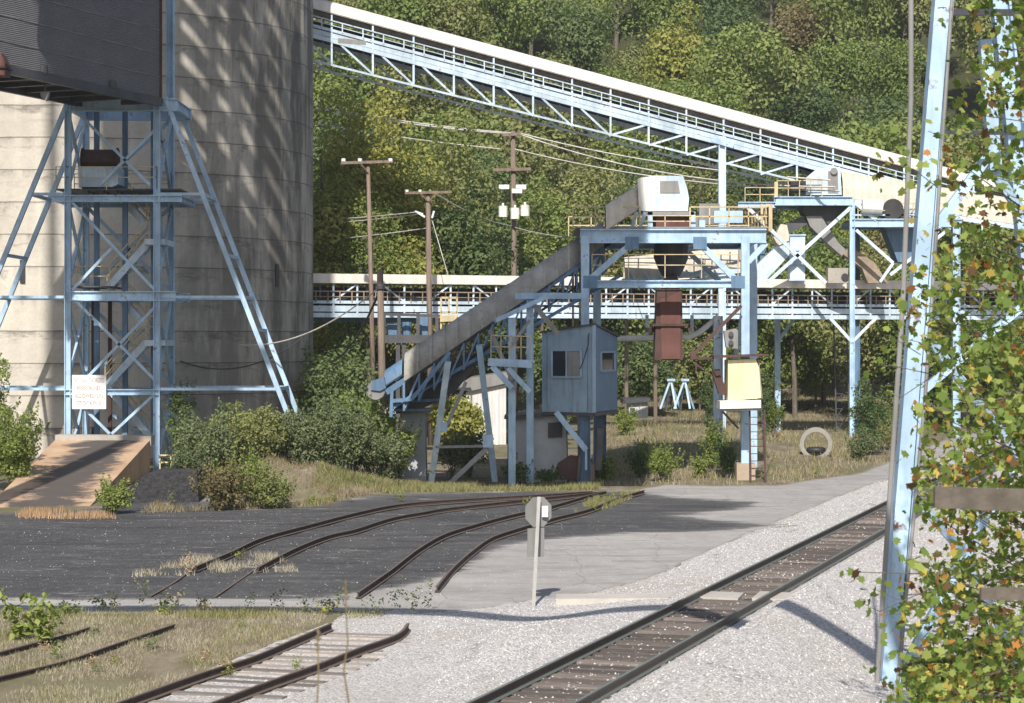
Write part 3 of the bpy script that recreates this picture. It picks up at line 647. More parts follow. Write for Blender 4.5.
# ------------------------------------------------------------------ ramp
t = thing('concrete_ramp', P(80, 500, 84), 'rust stained concrete ramp dusted with black coal at the foot of the silo', 'ramp')
A0, A1 = P(55, 440, 92.5), P(150, 440, 92.5); B0, B1 = G(-14, 508), G(90, 506)
def rampf(m):
    up = Vector((0,0,-.6)); m.add([A0, A1, B1, B0, Vector((A0.x, A0.y, -.1)), Vector((A1.x, A1.y, -.1)), vadd(B1, z=-.15), vadd(B0, z=-.15)], [(0,1,2,3),(0,3,7,4),(1,5,6,2),(0,4,5,1),(2,6,7,3),(4,7,6,5)])
part('slab', 'ramp', rampf, t)
part('head_kerb', 'concrete', lambda m: m.pxprism([(55,435),(151,436),(151,445.5),(55,444.5)], 92.4, .9), t)
def spill(m):
    pts = [(75,450),(118,447),(112,462),(108,470),(70,494),(38,502),(50,484),(66,470),(64,460)]
    def onramp(x, y):
        # intersect view ray with the ramp plane
        nrm = (A1-A0).cross(B0-A0).normalized(); dr = Vector(((x-512)/F, 1, -(y-HZ)/F)); o_ = Vector((0,0,H)); tt = (A0-o_).dot(nrm)/dr.dot(nrm); return o_+dr*tt
    up = (A1-A0).cross(B0-A0).normalized(); up = up if up.z > 0 else -up
    ring = []; 
    for i in range(len(pts)):
        p, q = pts[i], pts[(i+1) % len(pts)]
        for k in range(4):
            f_ = k/4; ring.append((p[0]+(q[0]-p[0])*f_+random.uniform(-2.5,2.5), p[1]+(q[1]-p[1])*f_+random.uniform(-1,1)))
    c = (sum(p[0] for p in ring)/len(ring), sum(p[1] for p in ring)/len(ring)); R1 = [onramp(*p)-up*.01 for p in ring]
    R2 = [onramp(c[0]+(p[0]-c[0])*.6, c[1]+(p[1]-c[1])*.6)+up*random.uniform(.03,.12) for p in ring]; n_ = len(ring)
    m.add(R1+R2+[onramp(*c)+up*.12], [(i, (i+1)%n_, n_+(i+1)%n_, n_+i) for i in range(n_)]+[(n_+i, n_+(i+1)%n_, 2*n_) for i in range(n_)])
t = thing('coal_bunker_block', P(160, 492, 84), 'black coal covered concrete block right of the ramp', 'block')
part('block', 'coal', lambda m: (m.pxprism([(146,474),(172,472),(197,471),(199,507),(118,511),(119,500),(124,492)], 76.2, 4.0)), t)
part('guard_rail', 'yellow', lambda m: railing(m, [P(160, 471, 86.5), P(192, 471, 86.5)], .62, .5, .06), t)

# ------------------------------------------------------------------ generic belt gallery
def hood(m, a, b_, w, h, nback, seg=10, drop=.0, flat=0):
    """open-bottomed arched cover between a and b_, near edge at those points"""
    a = Vector(a); b_ = Vector(b_); nb_ = Vector(nback).normalized(); k = []
    for i in range(seg+1):
        th = math.pi*i/seg; k.append((w/2-w/2*math.cos(th), h*math.sin(th)**.8))
    o = len(m.v)
    for e in (a, b_):
        for x, z in k: m.v.append(tuple(e+nb_*x+Vector((0,0,z))))
        for x, z in k: m.v.append(tuple(e+nb_*(w/2+(x-w/2)*.96)+Vector((0,0,z-.06))))
    q = 2*(seg+1)
    for i in range(seg):
        m.f.append((o+i, o+i+1, o+q+i+1, o+q+i)); j = seg+1+i; m.f.append((o+j, o+q+j, o+q+j+1, o+j+1))
        m.f.append((o+i, o+seg+1+i, o+seg+2+i, o+i+1)); m.f.append((o+q+i, o+q+i+1, o+q+seg+2+i, o+q+seg+1+i))
    m.f.append((o, o+q, o+q+seg+1, o+seg+1)); m.f.append((o+seg, o+2*seg+1, o+q+2*seg+1, o+q+seg))
    return m
def gallery(name, A, B, label, roof, deck, chord, truss, bay, W=2.2, wall=True, railc='yellow', beamc='blue'):
    """A, B: near eave line. roof = roof rise; deck/chord/truss: metres below the eave"""
    A = Vector(A); B = Vector(B); nb_ = Vector((B-A).cross(Vector((0,0,1))))
    nb_.z = 0; nb_.normalize()
    if nb_.y < 0: nb_ = -nb_
    t = thing(name, A, label, 'conveyor'); L_ = (B-A).length; k = round(L_/bay); dn = lambda z: Vector((0,0,-z))
    mb = MB(); hood(mb, A-nb_*.15, B-nb_*.15, W+.3, roof, nb_); mb.build('roof', 'roof_cream', t)
    part('eave_beam', 'rust', lambda m: m.bar(A+dn(.04), B+dn(.04), .10, .10), t)
    def ps(m):
        for side in (0, W):
            for i in range(k+1):
                p = A.lerp(B, i/k)+nb_*side; m.bar(p, p+dn(chord), .10)
    parts('post', 'blue_pale', ps, t)
    def dk(m):
        for side in (0, W):
            m.bar(A+dn(deck)+nb_*side, B+dn(deck)+nb_*side, .16, .16); m.bar(A+dn(chord)+nb_*side, B+dn(chord)+nb_*side, .24, .18)
        m.bar(A+dn((deck+chord)/2)-nb_*.02, B+dn((deck+chord)/2)-nb_*.02, (chord-deck)*.45, .05)
    parts('side_beam', beamc, dk, t)
    part('handrail', railc, lambda m: (m.bar(A+dn(deck*.45)-nb_*.1, B+dn(deck*.45)-nb_*.1, .06), m.bar(A+dn(deck*.72)-nb_*.1, B+dn(deck*.72)-nb_*.1, .04), [m.bar(A.lerp(B, (i+.5)/k/2)-nb_*.1+dn(deck*.45), A.lerp(B, (i+.5)/k/2)-nb_*.1+dn(deck), .06) for i in range(k*2)]), t)
    part('belt', 'black', lambda m: m.bar(A+dn(deck*.9)+nb_*W/2, B+dn(deck*.9)+nb_*W/2, .25, W*.6), t)
    part('floor', 'steel_dark', lambda m: m.bar(A+dn(chord-.15)+nb_*W/2, B+dn(chord-.15)+nb_*W/2, .06, W-.2), t)
    if wall: part('rear_wall', 'steel_dark', lambda m: m.bar(A+dn(chord/2+.05)+nb_*(W+.1), B+dn(chord/2+.05)+nb_*(W+.1), chord-.3, .04), t)
    return t, A, B, nb_, k, dn
# long inclined gallery from the silo top
A = P(290, 2, 119.5); B = P(1075, 212, 134)
t, A, B, nb_, k, dn = gallery('inclined_gallery', A, B, 'long inclined conveyor gallery with cream roof and blue truss, descending from the top left', .8, .95, 1.5, 2.7, 2.35, railc='blue_pale', beamc='blue_pale')
def trs(m):
    k2 = int(k*.68)
    for side in (0, 2.2):
        a = A.lerp(B, .02)+dn(2.85)+nb_*side; b_ = A.lerp(B, k2/k)+dn(2.5)+nb_*side; m.bar(a, b_, .11)
        for i in range(1, k2+1):
            p = A.lerp(B, i/k)+nb_*side; m.bar(p+dn(1.5), p+dn(2.8-.3*i/k2), .11)
            q = A.lerp(B, (i-1)/k)+nb_*side
            if i < k2*.62: m.bar(q+dn(1.5)+(p-q)*.15, p+dn(2.75), .11)
            else: m.bar(p+dn(1.5), q+dn(2.7), .11)
        p = A.lerp(B, k2/k)+nb_*side; m.bar(p+dn(2.5), p+dn(1.5)+(B-A).normalized()*2.0, .12)
parts('truss', 'blue_pale', trs, t)
part('dangling_panel', 'galv', lambda m: m.pxprism([(338,38),(366,41),(366,45),(338,43)], 118.5, .06), t)
# support post of that gallery
t = thing('support_post', (P(722, 215, 127).x, 127, 0), 'tall pale blue post carrying the long inclined gallery', 'post')
part('post', 'blue_pale', lambda m: m.ibar(Vector((t.location.x, 127, 0)), P(722, 137, 127), .42, .4, .06), t)
part('head', 'blue', lambda m: m.bar(P(712, 140, 127), P(733, 146, 127), .3, .5), t)
# level gallery
A = P(285, 282, 117); B = P(285, 282, 117).lerp(P(1040, 290, 137), 1.3)
t, A, B, nb_, k, dn = gallery('level_gallery', A, B, 'level conveyor gallery with cream roof fascia crossing the whole scene behind the plant', .45, 1.05, 1.75, 2.6, 1.35, railc='brown_chute', beamc='blue_pale')
part('fascia', 'roof_cream', lambda m: m.bar(A+Vector((0,0,.22))-nb_*.2, B+Vector((0,0,.22))-nb_*.2, .5, .04), t)
def diag(m):
    for i in range(k):
        p = A.lerp(B, i/k); q = A.lerp(B, (i+1)/k); 
        if (i//2) % 2: p, q = q, p
        if i % 2 == 0: m.bar(p+dn(.05), q+dn(1.0), .09)
parts('diagonal', 'blue_pale', diag, t)
part('underside_box', 'blue_dull_shade', lambda m: m.bar(P(285, 314, 117.6)+Vector((0,1.2,0)), P(432, 317, 121.6)+Vector((0,1.2,0)), .7, 1.6), t)
def bent(px, lab, yb, brace=1):
    t = thing('gallery_leg', (P(px, 300, 134.5).x, 134.5, 0), lab, 'support leg', 'legs under the level gallery')
    tp = P(px, 316, 134.5); bs = Vector((tp.x, 134.5, -.3))
    part('leg', 'blue', lambda m: m.bar(bs, tp, .34, .3), t)
    if brace: part('knee_brace', 'blue', lambda m: m.bar(P(px, 342, 134.4), P(px+(18 if brace > 0 else -28), 317, 134.4), .2), t)
    return t
bent(777.5, 'stout pale blue leg under the level gallery, just left of the caged ladder', 437)
# ladder cage tower right
t = thing('ladder_tower', (P(842, 320, 136).x, 136, 0), 'dark lattice ladder tower between two blue legs under the level gallery', 'ladder')
part('cage', 'steel_dark', lambda m: (ladder(m, Vector((P(843, 320, 136).x, 136, 0)), P(840, 318, 136), .8, .45, .08), ladder(m, Vector((P(843, 320, 137).x, 137, 0)), P(840, 318, 137), .8, .9, .08),
     [m.bar(Vector((P(843,0,136).x-.4, 136, z)), Vector((P(843,0,136).x+.4, 137, z+.9)), .05) for z in np.arange(0, 7, .9)]), t)

# ------------------------------------------------------------------ loading frame
YF, YR = 89.0, 96.0
t = thing('loading_frame', (P(665, 240, 92).x, 92, 0), 'big pale blue steel loading frame with a railed top deck in the middle', 'steel frame')
def FP(x, y, Y=YF): return P(x, y, Y)
def rr(p): return Vector((p.x, YR, p.z))
for x in (585, 745):
    for bk in (0, 1):
        p1 = FP(x, 236); p0 = FP(x, 480); p0.z = .0
        if bk: xb = (597 if x < 600 else 753); p0 = P(xb, 0, YR); p0.z = 0; p1 = P(xb, 240, YR)
        part('leg', 'blue', lambda m: m.bar(p0, p1, .33, .36), t)
parts('footing', 'footing', lambda m: [m.box((FP(x, 0).x, YF, .3), (.75, .8, .75)) for x in (585, 745)], t)
parts('deck_beam', 'blue', lambda m: (m.ibar(FP(580, 236), FP(766, 236), .58, .35, .06), m.ibar(rr(FP(580, 236)), rr(FP(766, 236)), .5, .35, .06),
     [m.ibar(FP(x, 236), rr(FP(x, 236)), .4, .3) for x in (590, 640, 700, 760)]), t)
parts('middle_beam', 'blue', lambda m: (m.ibar(FP(590, 284), FP(740, 284), .30, .3, .05), m.ibar(rr(FP(590, 280)), rr(FP(740, 280)), .35, .3, .05),
     [m.ibar(FP(x, 284), rr(FP(x, 284)), .35, .3) for x in (585, 745)]), t)
parts('diagonal_brace', 'blue', lambda m: (m.bar(FP(590, 279), FP(632, 243), .24), m.bar(FP(700, 244), FP(738, 282), .24), m.bar(FP(748, 262), FP(766, 243), .22),
     m.bar(rr(FP(590, 279)), rr(FP(632, 243)), .2), m.bar(rr(FP(700, 243)), rr(FP(738, 279)), .2),
     m.bar(FP(585, 300), vadd(FP(585, 440), y=6.8), .18), m.bar(FP(745, 300), vadd(FP(745, 400), y=6.8), .18)), t)
part('deck_plate', 'steel_grey', lambda m: m.box(((FP(575,0).x+FP(770,0).x)/2, (YF+YR)/2, FP(0, 229).z+.06), (7.8, 7.2, .05)), t)
part('railing', 'yellow', lambda m: (railing(m, [vadd(FP(573, 228), y=0), vadd(FP(640, 228), y=0)], .85, .9), railing(m, [FP(690, 228), FP(768, 228)], .85, .9),
     railing(m, [rr(FP(573, 228)), rr(FP(768, 228))], .85, 1.0), railing(m, [FP(768, 228), rr(FP(768, 228))], .85, 1.2), railing(m, [FP(640, 213+15), FP(690, 228)], .5, .9, .04)), t)
part('lower_railing', 'yellow', lambda m: (railing(m, [FP(592, 278), FP(738, 278)], .95, 1.6, .035)), t)
part('gate_panel', 'yellow', lambda m: (m.box(vadd(FP(770, 217), y=.4), (.28, .05, 1.1)), m.box(vadd(FP(763, 217), y=.4), (.1, .05, 1.1))), t)
parts('hanging_pipe', 'yellow', lambda m: (m.bar(FP(573, 250, 90.5), FP(573, 326, 90.5), .09), m.bar(FP(580, 250, 90.5), FP(580, 320, 90.5), .09)), t)
parts('electrical_box', 'steel_grey', lambda m: (m.box(FP(709, 214, 92), (.85, .4, .85)), m.box(FP(697, 222, 92.3), (.3, .3, .4))), t)
part('deck_bracket', 'blue', lambda m: (m.box(FP(728, 217, 91), (1.2, .3, .5)), m.box(FP(702, 225, 91), (.25,.2,.4))), t)
parts('gusset_plate', 'blue_dull_shade', lambda m: [m.box(FP(x, y, YF-.19), (.55, .02, .5)) for x, y in ((590,282),(738,282),(632,243),(700,243))], t)
# drive house and chute
t = thing('drive_house', FP(664, 212, 90.5), 'white and pale blue machine house with rounded top on the deck of the loading frame', 'machine house')
part('housing', 'blue_pale', lambda m: m.pxprism([(641,178),(654,175.5),(683,176),(687,187),(689,198),(688,211),(641,211)], 89.6, 2.2), t)
part('side_plate', 'white', lambda m: m.pxprism([(637.5,179),(641,177.5),(650,177),(656,190),(656,211),(639,211)], 89.45, .12), t)
part('skirt', 'galv', lambda m: m.pxprism([(646,211.5),(694,211.5),(694,215),(646,215)], 89.3, 2.6), t)
part('lower_box', 'rust_box', lambda m: m.pxprism([(656,216),(690,216),(690,228),(656,228)], 89.6, 2.0), t)
parts('support_frame', 'blue', lambda m: (m.bar(P(650,212,89.4), P(650,228,89.4), .2), m.bar(P(693,212,89.4), P(693,228,89.4), .2), m.bar(P(636,213,89.4), P(632,228,89.4), .15), m.bar(P(645,212,89.4), P(640,228,89.4), .15)), t)
part('inspection_door', 'galv', lambda m: m.pxprism([(660,181),(678,181),(680,193),(660,193)], 89.57, .03), t)
t = thing('red_chute', FP(670, 360, 90), 'rusty red loading chute hanging below the deck under a round hopper', 'chute')
def hop(m):
    c = FP(671, 0, 91.2); z = [FP(0, y, 91.2).z for y in (244, 258, 268, 276)]; r_ = [.72, .72, .55, .38]; n_ = 14; o = len(m.v)
    for zz, q in zip(z, r_):
        for j in range(n_): m.v.append((c.x+q*math.cos(2*math.pi*j/n_), 91.2+q*math.sin(2*math.pi*j/n_), zz))
    for i in range(3):
        for j in range(n_): m.f.append((o+i*n_+j, o+i*n_+(j+1)%n_, o+(i+1)*n_+(j+1)%n_, o+(i+1)*n_+j))
part('hopper', 'steel_dark', hop, t)
part('neck', 'rust', lambda m: m.pxprism([(666,276),(677,276),(680,290),(662,290)], 90.6, .9), t)
part('trunk', 'rust', lambda m: m.pxprism([(657,289),(682,289),(683,360),(654.5,360)], 90.2, 1.1), t)
part('front_plate', 'rust_box', lambda m: m.pxprism([(660,300),(681,291),(680,359),(662,359)], 90.15, .035), t)
part('collar', 'rust', lambda m: (m.box(FP(669, 330, 90.7), (1.9, .3, .18)), m.box(FP(669, 325, 90.7), (1.5, 1.3, .1))), t)
# beige conveyor behind the loading frame
t = thing('short_conveyor', P(690, 265, 98), 'short beige covered conveyor seen behind the beams of the loading frame', 'conveyor')
part('hood', 'hood_cream', lambda m: hood(m, P(625, 279, 97.6), P(748, 268, 98.2), 1.6, 1.0, (0,1,0)), t)
part('frame', 'blue_pale', lambda m: (m.bar(P(622, 281, 97.6), P(750, 270, 98.2), .2, .15), m.bar(P(622, 286, 97.6), P(750, 275, 98.2), .12, .15),
     [m.bar(P(x, 270, 97.5), P(x+8, 284, 97.5), .08) for x in range(630, 745, 14)]), t)
part('catwalk', 'blue_pale', lambda m: (m.bar(P(690,274,97), P(738,262,97), .12, .6), [m.bar(P(x, 273-(x-690)*.25, 96.8), P(x, 262-(x-690)*.25, 96.8), .05) for x in range(694,740,9)]), t)

# ------------------------------------------------------------------ inclined covered conveyor, left of the frame
t = thing('covered_conveyor', P(500, 330, 85.5), 'weathered grey hooded belt conveyor climbing to the loading frame from the lower left', 'conveyor')
a, b_ = P(404, 381, 84.6), P(604, 246, 90.2)
part('hood', 'hood', lambda m: hood(m, a, b_, 1.7, 1.08, (0,1,0), 12), t, True)
def ribs(m):
    for i in range(1, 16):
        p = a.lerp(b_, i/16); hood(m, p-Vector((.02,.02,-.012)), p+Vector((.05,-.02,.045)), 1.74, 1.09, (0,1,0), 12)
part('hood_rib', 'hood', ribs, t)
part('head_hood', 'hood_cream', lambda m: (hood(m, P(606, 229, 88.2), P(641, 207, 89.7), 1.5, 1.0, (0,1,0), 12)), t)
def lf(m):
    for d_ in (0, 1.7):
        p, q = vadd(a, y=d_), vadd(b_, y=d_)
        m.bar(vadd(p, x=-.7, z=-.45), vadd(q, z=-.12), .22, .12); m.bar(vadd(p, x=-.5, z=-1.05), vadd(q, x=.6, z=-1.25), .14, .12)
        for i in range(15):
            s_ = p.lerp(q, i/14); m.bar(vadd(s_, z=-.1), vadd(s_, z=-1.15), .08)
            if i < 14: m.bar(vadd(p.lerp(q, (i+.0)/14), z=-1.1), vadd(p.lerp(q, (i+1)/14), z=-.15), .07)
    m.bar(P(392, 401, 84.5), P(412, 399, 84.5), .14); m.bar(P(392,391,84.5), P(391,417,84.5), .12); m.bar(P(412,399,84.5), P(450,352,84.5), .14)
part('truss', 'blue_dull_shade', lf, t)
part('belt', 'black', lambda m: (m.bar(vadd(a, y=.85, z=.05), vadd(b_, y=.85, z=.05), .3, 1.3), m.bar(vadd(a, y=.85, z=-.8), vadd(b_, y=.85, z=-.9), .06, 1.3)), t)
part('walkway', 'steel_dark', lambda m: m.bar(vadd(a, y=2.2, z=-.9), vadd(b_, y=2.2, z=-.9), .08, .8), t)
def tail(m):
    c = P(377, 390, 85.4); m.tube([vadd(c, y=-.8), vadd(c, y=.9)], .36, 18)
part('tail_drum', 'steel_grey', tail, t)
part('tail_guard', 'blue_dull_shade', lambda m: (m.pxprism([(371,381),(384,377),(386,388),(380,391),(371,390)], 84.5, 1.8), hood(m, P(384,386,84.8), P(402,374,84.8), 1.5, .6, (0,1,0))), t)
part('leg', 'blue_pale', lambda m: m.bar(P(448, 362, 84.6), vadd(G(431, 484), y=.0), .24, .2), t)
parts('leg', 'blue', lambda m: m.bar(P(479, 345, 86.4), G(495, 482), .24, .2), t)
parts('leg', 'blue', lambda m: (m.bar(P(512, 318, 85.3), Vector((P(512, 470, 86).x, 86, 0)), .28, .3)), t)
parts('leg', 'blue', lambda m: (m.bar(P(530, 300, 86), Vector((P(530, 470, 87).x, 87, 0)), .28, .3)), t)
parts('brace', 'steel_grey', lambda m: (m.bar(P(436, 447, 84.8), P(490, 446, 85.8), .1), m.bar(P(487, 448, 85.8), P(447, 486, 84.9), .18), m.bar(P(445,430,84.8), P(466,382,85), .14),
     m.bar(P(490, 330, 85.2), P(512, 380, 85.2), .16), m.bar(P(512, 345, 85.2), P(530, 320, 85.2), .12), m.bar(P(535,306,85.5), P(558,334,86), .2)), t)
parts('bolt_plate', 'blue', lambda m: (m.box(P(488, 441, 85.7), (.4, .2, .5)), m.box(P(444, 427, 84.4), (.25,.2,.35))), t)
parts('cap_beam', 'blue', lambda m: (m.bar(P(495, 321, 85), P(548, 296, 86), .17, .2), m.bar(P(517, 296, 85.4), P(582, 296, 88), .24, .2)), t)
part('mid_platform', 'blue', lambda m: (m.bar(P(488, 362, 85.2), P(532, 364, 85.2), .3, .3), m.box(P(511, 361, 86.2), (1.8, 1.9, .08)), m.bar(P(492,366,85.2), P(512,388,85.2), .22), m.bar(P(508,368,85.2), P(530,392,85.2), .2)), t)
part('platform_railing', 'yellow', lambda m: (railing(m, [P(491, 360, 85.1), P(531, 361, 85.1)], .95, .4, .04)), t)
# dark coal chute mass under the conveyor
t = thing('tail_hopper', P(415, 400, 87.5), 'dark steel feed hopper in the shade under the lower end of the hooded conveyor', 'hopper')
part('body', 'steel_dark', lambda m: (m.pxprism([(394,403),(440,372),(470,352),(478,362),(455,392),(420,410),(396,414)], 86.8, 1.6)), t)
parts('crossbar', 'blue_dull_shade', lambda m: (m.bar(P(392,402,86.6), P(440,400,86.6), .12), m.bar(P(394,410,86.6), P(430,410,86.6), .1)), t)
t = thing('concrete_pier', (P(412, 450, 89).x, 89, 0), 'grey concrete pier behind the bushes under the hooded conveyor', 'pier')
part('pier', 'wall_grey', lambda m: m.pxprism([(402,414),(425,412),(426,487),(402,487)], 88.4, 1.6), t)
part('cap', 'concrete', lambda m: m.pxprism([(385,409),(430,408),(430,413),(385,414)], 88.3, 1.8), t)
# dark platform behind with yellow cage
t = thing('dark_platform', (P(415, 320, 108).x, 108, 0), 'dark steel platform on posts behind the utility poles', 'platform')
parts('deck', 'steel_dark', lambda m: (m.box(P(412, 339, 108), (2.9, 2.4, .4)), m.bar(P(384, 314, 107), P(440, 316, 107), .14)), t)
parts('post', 'steel_dark', lambda m: ([m.bar(P(x, 313, 107), P(x, 338, 107), .16) for x in (384, 399, 418, 437)] + [m.bar(P(x, 340, 107), Vector((P(x,0,107).x, 107, 0)), .2) for x in (398, 404)]), t)
part('machinery', 'blue_dull_shade', lambda m: (m.box(P(423, 325, 108), (.5, .5, 1.0)), m.tube([P(407, 335, 108), P(407, 322, 108)], .25, 10), m.box(P(392, 330, 108), (.5, .5, .6))), t)
t = thing('yellow_cage', P(449, 314, 112), 'yellow pipe railing cage beside the dark platform, right of the red pole', 'railing')
part('pipework', 'yellow', lambda m: (railing(m, [P(441, 330, 112), P(457, 330, 112)], 1.65, .4, .09), railing(m, [P(441, 330, 113), P(457, 330, 113)], 1.65, .4, .09), m.bar(P(440,319,111.9), P(458,318,111.9), .3, .1)), t)

# ------------------------------------------------------------------ control cabin
t = thing('control_cabin', (P(575, 412, 87.2).x, 87.2, 0), 'blue grey operator cabin raised on a post above a small block shed', 'cabin')
cA, cC, cB = P(542, 412, 87.3), P(594, 412, 86.3), P(617, 411, 89.3)
zt = lambda y, Y=87: H-(y-HZ)*Y/F
cab_z0 = zt(412); zl, zr_, zb = zt(333), zt(325), zt(337)
cD = cA+(cB-cC)
def cabf(m):
    q = [cA, cC, cB, cD]; lo = [Vector((p.x, p.y, cab_z0)) for p in q]; hi = [Vector((p.x, p.y, z)) for p, z in zip(q, (zl, zr_, zb, zl-.4))]
    m.add(lo+hi, [(0,1,5,4),(2,3,7,6),(3,0,4,7),(0,3,2,1),(4,5,6,7)])
part('shell', 'cabin_blue', cabf, t)
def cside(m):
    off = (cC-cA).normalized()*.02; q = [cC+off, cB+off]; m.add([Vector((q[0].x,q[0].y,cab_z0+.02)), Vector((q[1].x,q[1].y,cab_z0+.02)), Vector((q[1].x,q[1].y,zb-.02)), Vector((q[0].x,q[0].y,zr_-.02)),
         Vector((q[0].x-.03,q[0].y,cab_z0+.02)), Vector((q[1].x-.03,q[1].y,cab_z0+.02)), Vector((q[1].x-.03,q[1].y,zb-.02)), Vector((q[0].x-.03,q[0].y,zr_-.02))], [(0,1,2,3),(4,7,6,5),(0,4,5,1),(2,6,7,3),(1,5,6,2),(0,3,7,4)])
part('side_panel', 'cabin_side_shade', cside, t)
uf = (cC-cA).normalized(); us = (cB-cC).normalized(); ff = Vector((uf.y, -uf.x, 0)); fs = Vector((us.y, -us.x, 0))
def win(o0, u, out, s0, s1, ya, yb, parent, split=True):
    zc0, zc1 = zt(yb), zt(ya); p0 = Vector((o0.x, o0.y, 0))+u*s0; p1 = Vector((o0.x, o0.y, 0))+u*s1
    V = lambda p, z, e=0: Vector((p.x, p.y, z))+out*e
    mb = MB(); mb.prism([V(p0, zc0, .01), V(p1, zc0, .01), V(p1, zc1, .01), V(p0, zc1, .01)], out*.02); g = mb.build('window', 'glass', parent)
    mb = MB(); 
    for q0, q1 in ((V(p0,zc0,.05),V(p1,zc0,.05)),(V(p0,zc1,.05),V(p1,zc1,.05)),(V(p0,zc0,.05),V(p0,zc1,.05)),(V(p1,zc0,.05),V(p1,zc1,.05))): mb.bar(q0, q1, .08, .06)
    if split: q = p0.lerp(p1, .5); mb.bar(V(q,zc0,.05), V(q,zc1,.05), .06, .06)
    fo = mb.build('window_frame', 'cabin_blue' , g)
    if split:
        q = p0.lerp(p1, .53); r2 = p0.lerp(p1, .97); mb = MB(); mb.prism([V(q,zc0+.03,.032), V(r2,zc0+.03,.032), V(r2,zc1-.03,.032), V(q,zc1-.03,.032)], out*.01); mb.build('curtain', 'steel_grey', g)
wl = (cC-cA).length; ws = (cB-cC).length
win(cA, uf, ff, wl*.2, wl*.76, 350, 377, t); win(cC, us, fs, ws*.25, ws*.85, 352, 371, t, False)
part('corner_trim', 'cabin_blue', lambda m: m.bar(Vector((cC.x,cC.y-.03,cab_z0)), Vector((cC.x,cC.y-.03,zr_)), .14, .06), t)
part('roof_edge', 'steel_dark', lambda m: (m.bar(Vector((cA.x,cA.y-.05,zl+.03))-uf*.1, Vector((cC.x,cC.y-.05,zr_+.03)), .07, .12), m.bar(Vector((cC.x,cC.y-.05,zr_+.03)), Vector((cB.x+.05,cB.y,zb+.03)), .07, .12)), t)
part('floor_frame', 'steel_dark', lambda m: (m.bar(Vector((cA.x,cA.y,cab_z0-.07)), Vector((cC.x,cC.y,cab_z0-.07)), .12), m.bar(Vector((cC.x,cC.y,cab_z0-.07)), Vector((cB.x,cB.y,cab_z0-.07)), .12)), t)
parts('wall_seam', 'blue_dull_shade', lambda m: [m.bar(Vector((cA.x, cA.y, cab_z0+.05))+uf*(wl_*f_)+ff*.012, Vector((cA.x, cA.y, zl-.1))+uf*(wl_*f_)+ff*.012, .025, .02) for wl_ in ((cC-cA).length,) for f_ in (.1, .88)], t)
part('cable', 'black', lambda m: m.tube([P(589,333,86.2), P(588,345,86.1), P(586,352,86.1), P(583,362,86.2), P(580,369,86.2)], .025, 5), t)
parts('post', 'blue_dull_shade', lambda m: (m.ibar(Vector((P(584,0,87).x, 87, 0)), Vector((P(584,0,87).x, 87, cab_z0-.1)), .5, .4), m.ibar(Vector((P(600,0,89).x, 89, 0)), Vector((P(600,0,89).x, 89, cab_z0-.1)), .5, .4)), t)
def stairs(m):
    for d_ in (0, .8): m.bar(P(556, 412, 86.3+d_), P(586, 450, 86.3+d_), .22, .05)
    m.bar(P(586,450,86.3), P(586,470,86.3), .08)
    for i in range(1, 9): m.box(P(556+30*i/9, 412+38*i/9, 86.7), (.3, .8, .04))
part('stair', 'blue', stairs, t)
part('ladder', 'steel_dark', lambda m: ladder(m, Vector((P(574,0,86.5).x, 86.5, .1)), P(572, 415, 86.5), .45), t)
t = thing('block_shed', (P(530, 460, 88).x, 88, 0), 'low grey block shed with a louvred vent below the cabin', 'shed')
part('wall', 'wall_grey', lambda m: m.pxprism([(510,418),(567,414),(567,484),(510,484)], 87.6, 3.2), t)
part('roof', 'steel_dark', lambda m: m.pxprism([(504,419),(506,416),(572,410.5),(572,414),(510,420)], 87.3, 3.8), t)
part('corner_post', 'steel_dark', lambda m: m.bar(P(510, 420, 87.5), Vector((P(510,0,87.5).x, 87.5, 0)), .2), t)
part('vent', 'steel_dark', lambda m: (m.pxprism([(548,423),(562,422),(562,437),(548,438)], 87.5, .06), [m.bar(P(549, y, 87.44), P(561, y-.5, 87.44), .05) for y in (426, 429, 432, 435)]), t)
t = thing('scrap_sheet', (P(563, 470, 86.3).x, 86.3, 0), 'rusty sheet leaning against the foot of the cabin stair', 'scrap sheet')
part('sheet', 'rust', lambda m: m.pxprism([(552,479),(558,463),(570,455),(582,456),(580,481)], 86.2, .06), t)
parts('post', 'steel_dark', lambda m: (m.bar(P(580,456,86.1), P(578,481,86.1), .1), m.bar(P(600,428,87), P(598,470,87), .25, .5), m.bar(P(604,425,88), P(600,460,88), .12)), t)

# ------------------------------------------------------------------ booth on the right leg
t = thing('operator_booth', P(744, 400, 87.8), 'cream painted booth with rusty roof sheet mounted on the right leg of the loading frame', 'booth')
part('body', 'cream', lambda m: m.pxprism([(728,360),(756,359),(759,369),(761,398),(728,401)], 87.0, 1.5), t)
part('side_shade', 'steel_grey', lambda m: m.pxprism([(757.5,360),(759,359),(762.5,398),(761.5,399)], 87.1, 1.3), t)  # grey strip standing in for the shaded right side of the booth
part('roof', 'rust', lambda m: m.pxprism([(714,356),(769,354),(769,356),(714,358)], 86.7, 2.2), t)
part('base', 'white', lambda m: m.pxprism([(720,401),(761,400),(761,408),(720,409)], 86.8, 1.8), t)
part('base_frame', 'steel_dark', lambda m: (m.bar(P(720,410,86.9), P(761,409,86.9), .1), m.bar(P(722,411,87.5), P(738,428,88.5), .08)), t)
part('chair', 'rust', lambda m: (m.pxprism([(712,372),(718,370),(728,392),(728,396),(719,394)], 87.4, .4), m.pxprism([(713,370),(720,369),(721,375),(716,376)], 87.3, .3)), t)
part('ladder', 'rust', lambda m: ladder(m, Vector((P(758,0,87).x, 87, 0)), P(757, 410, 87.2), .58, .28, .07), t)
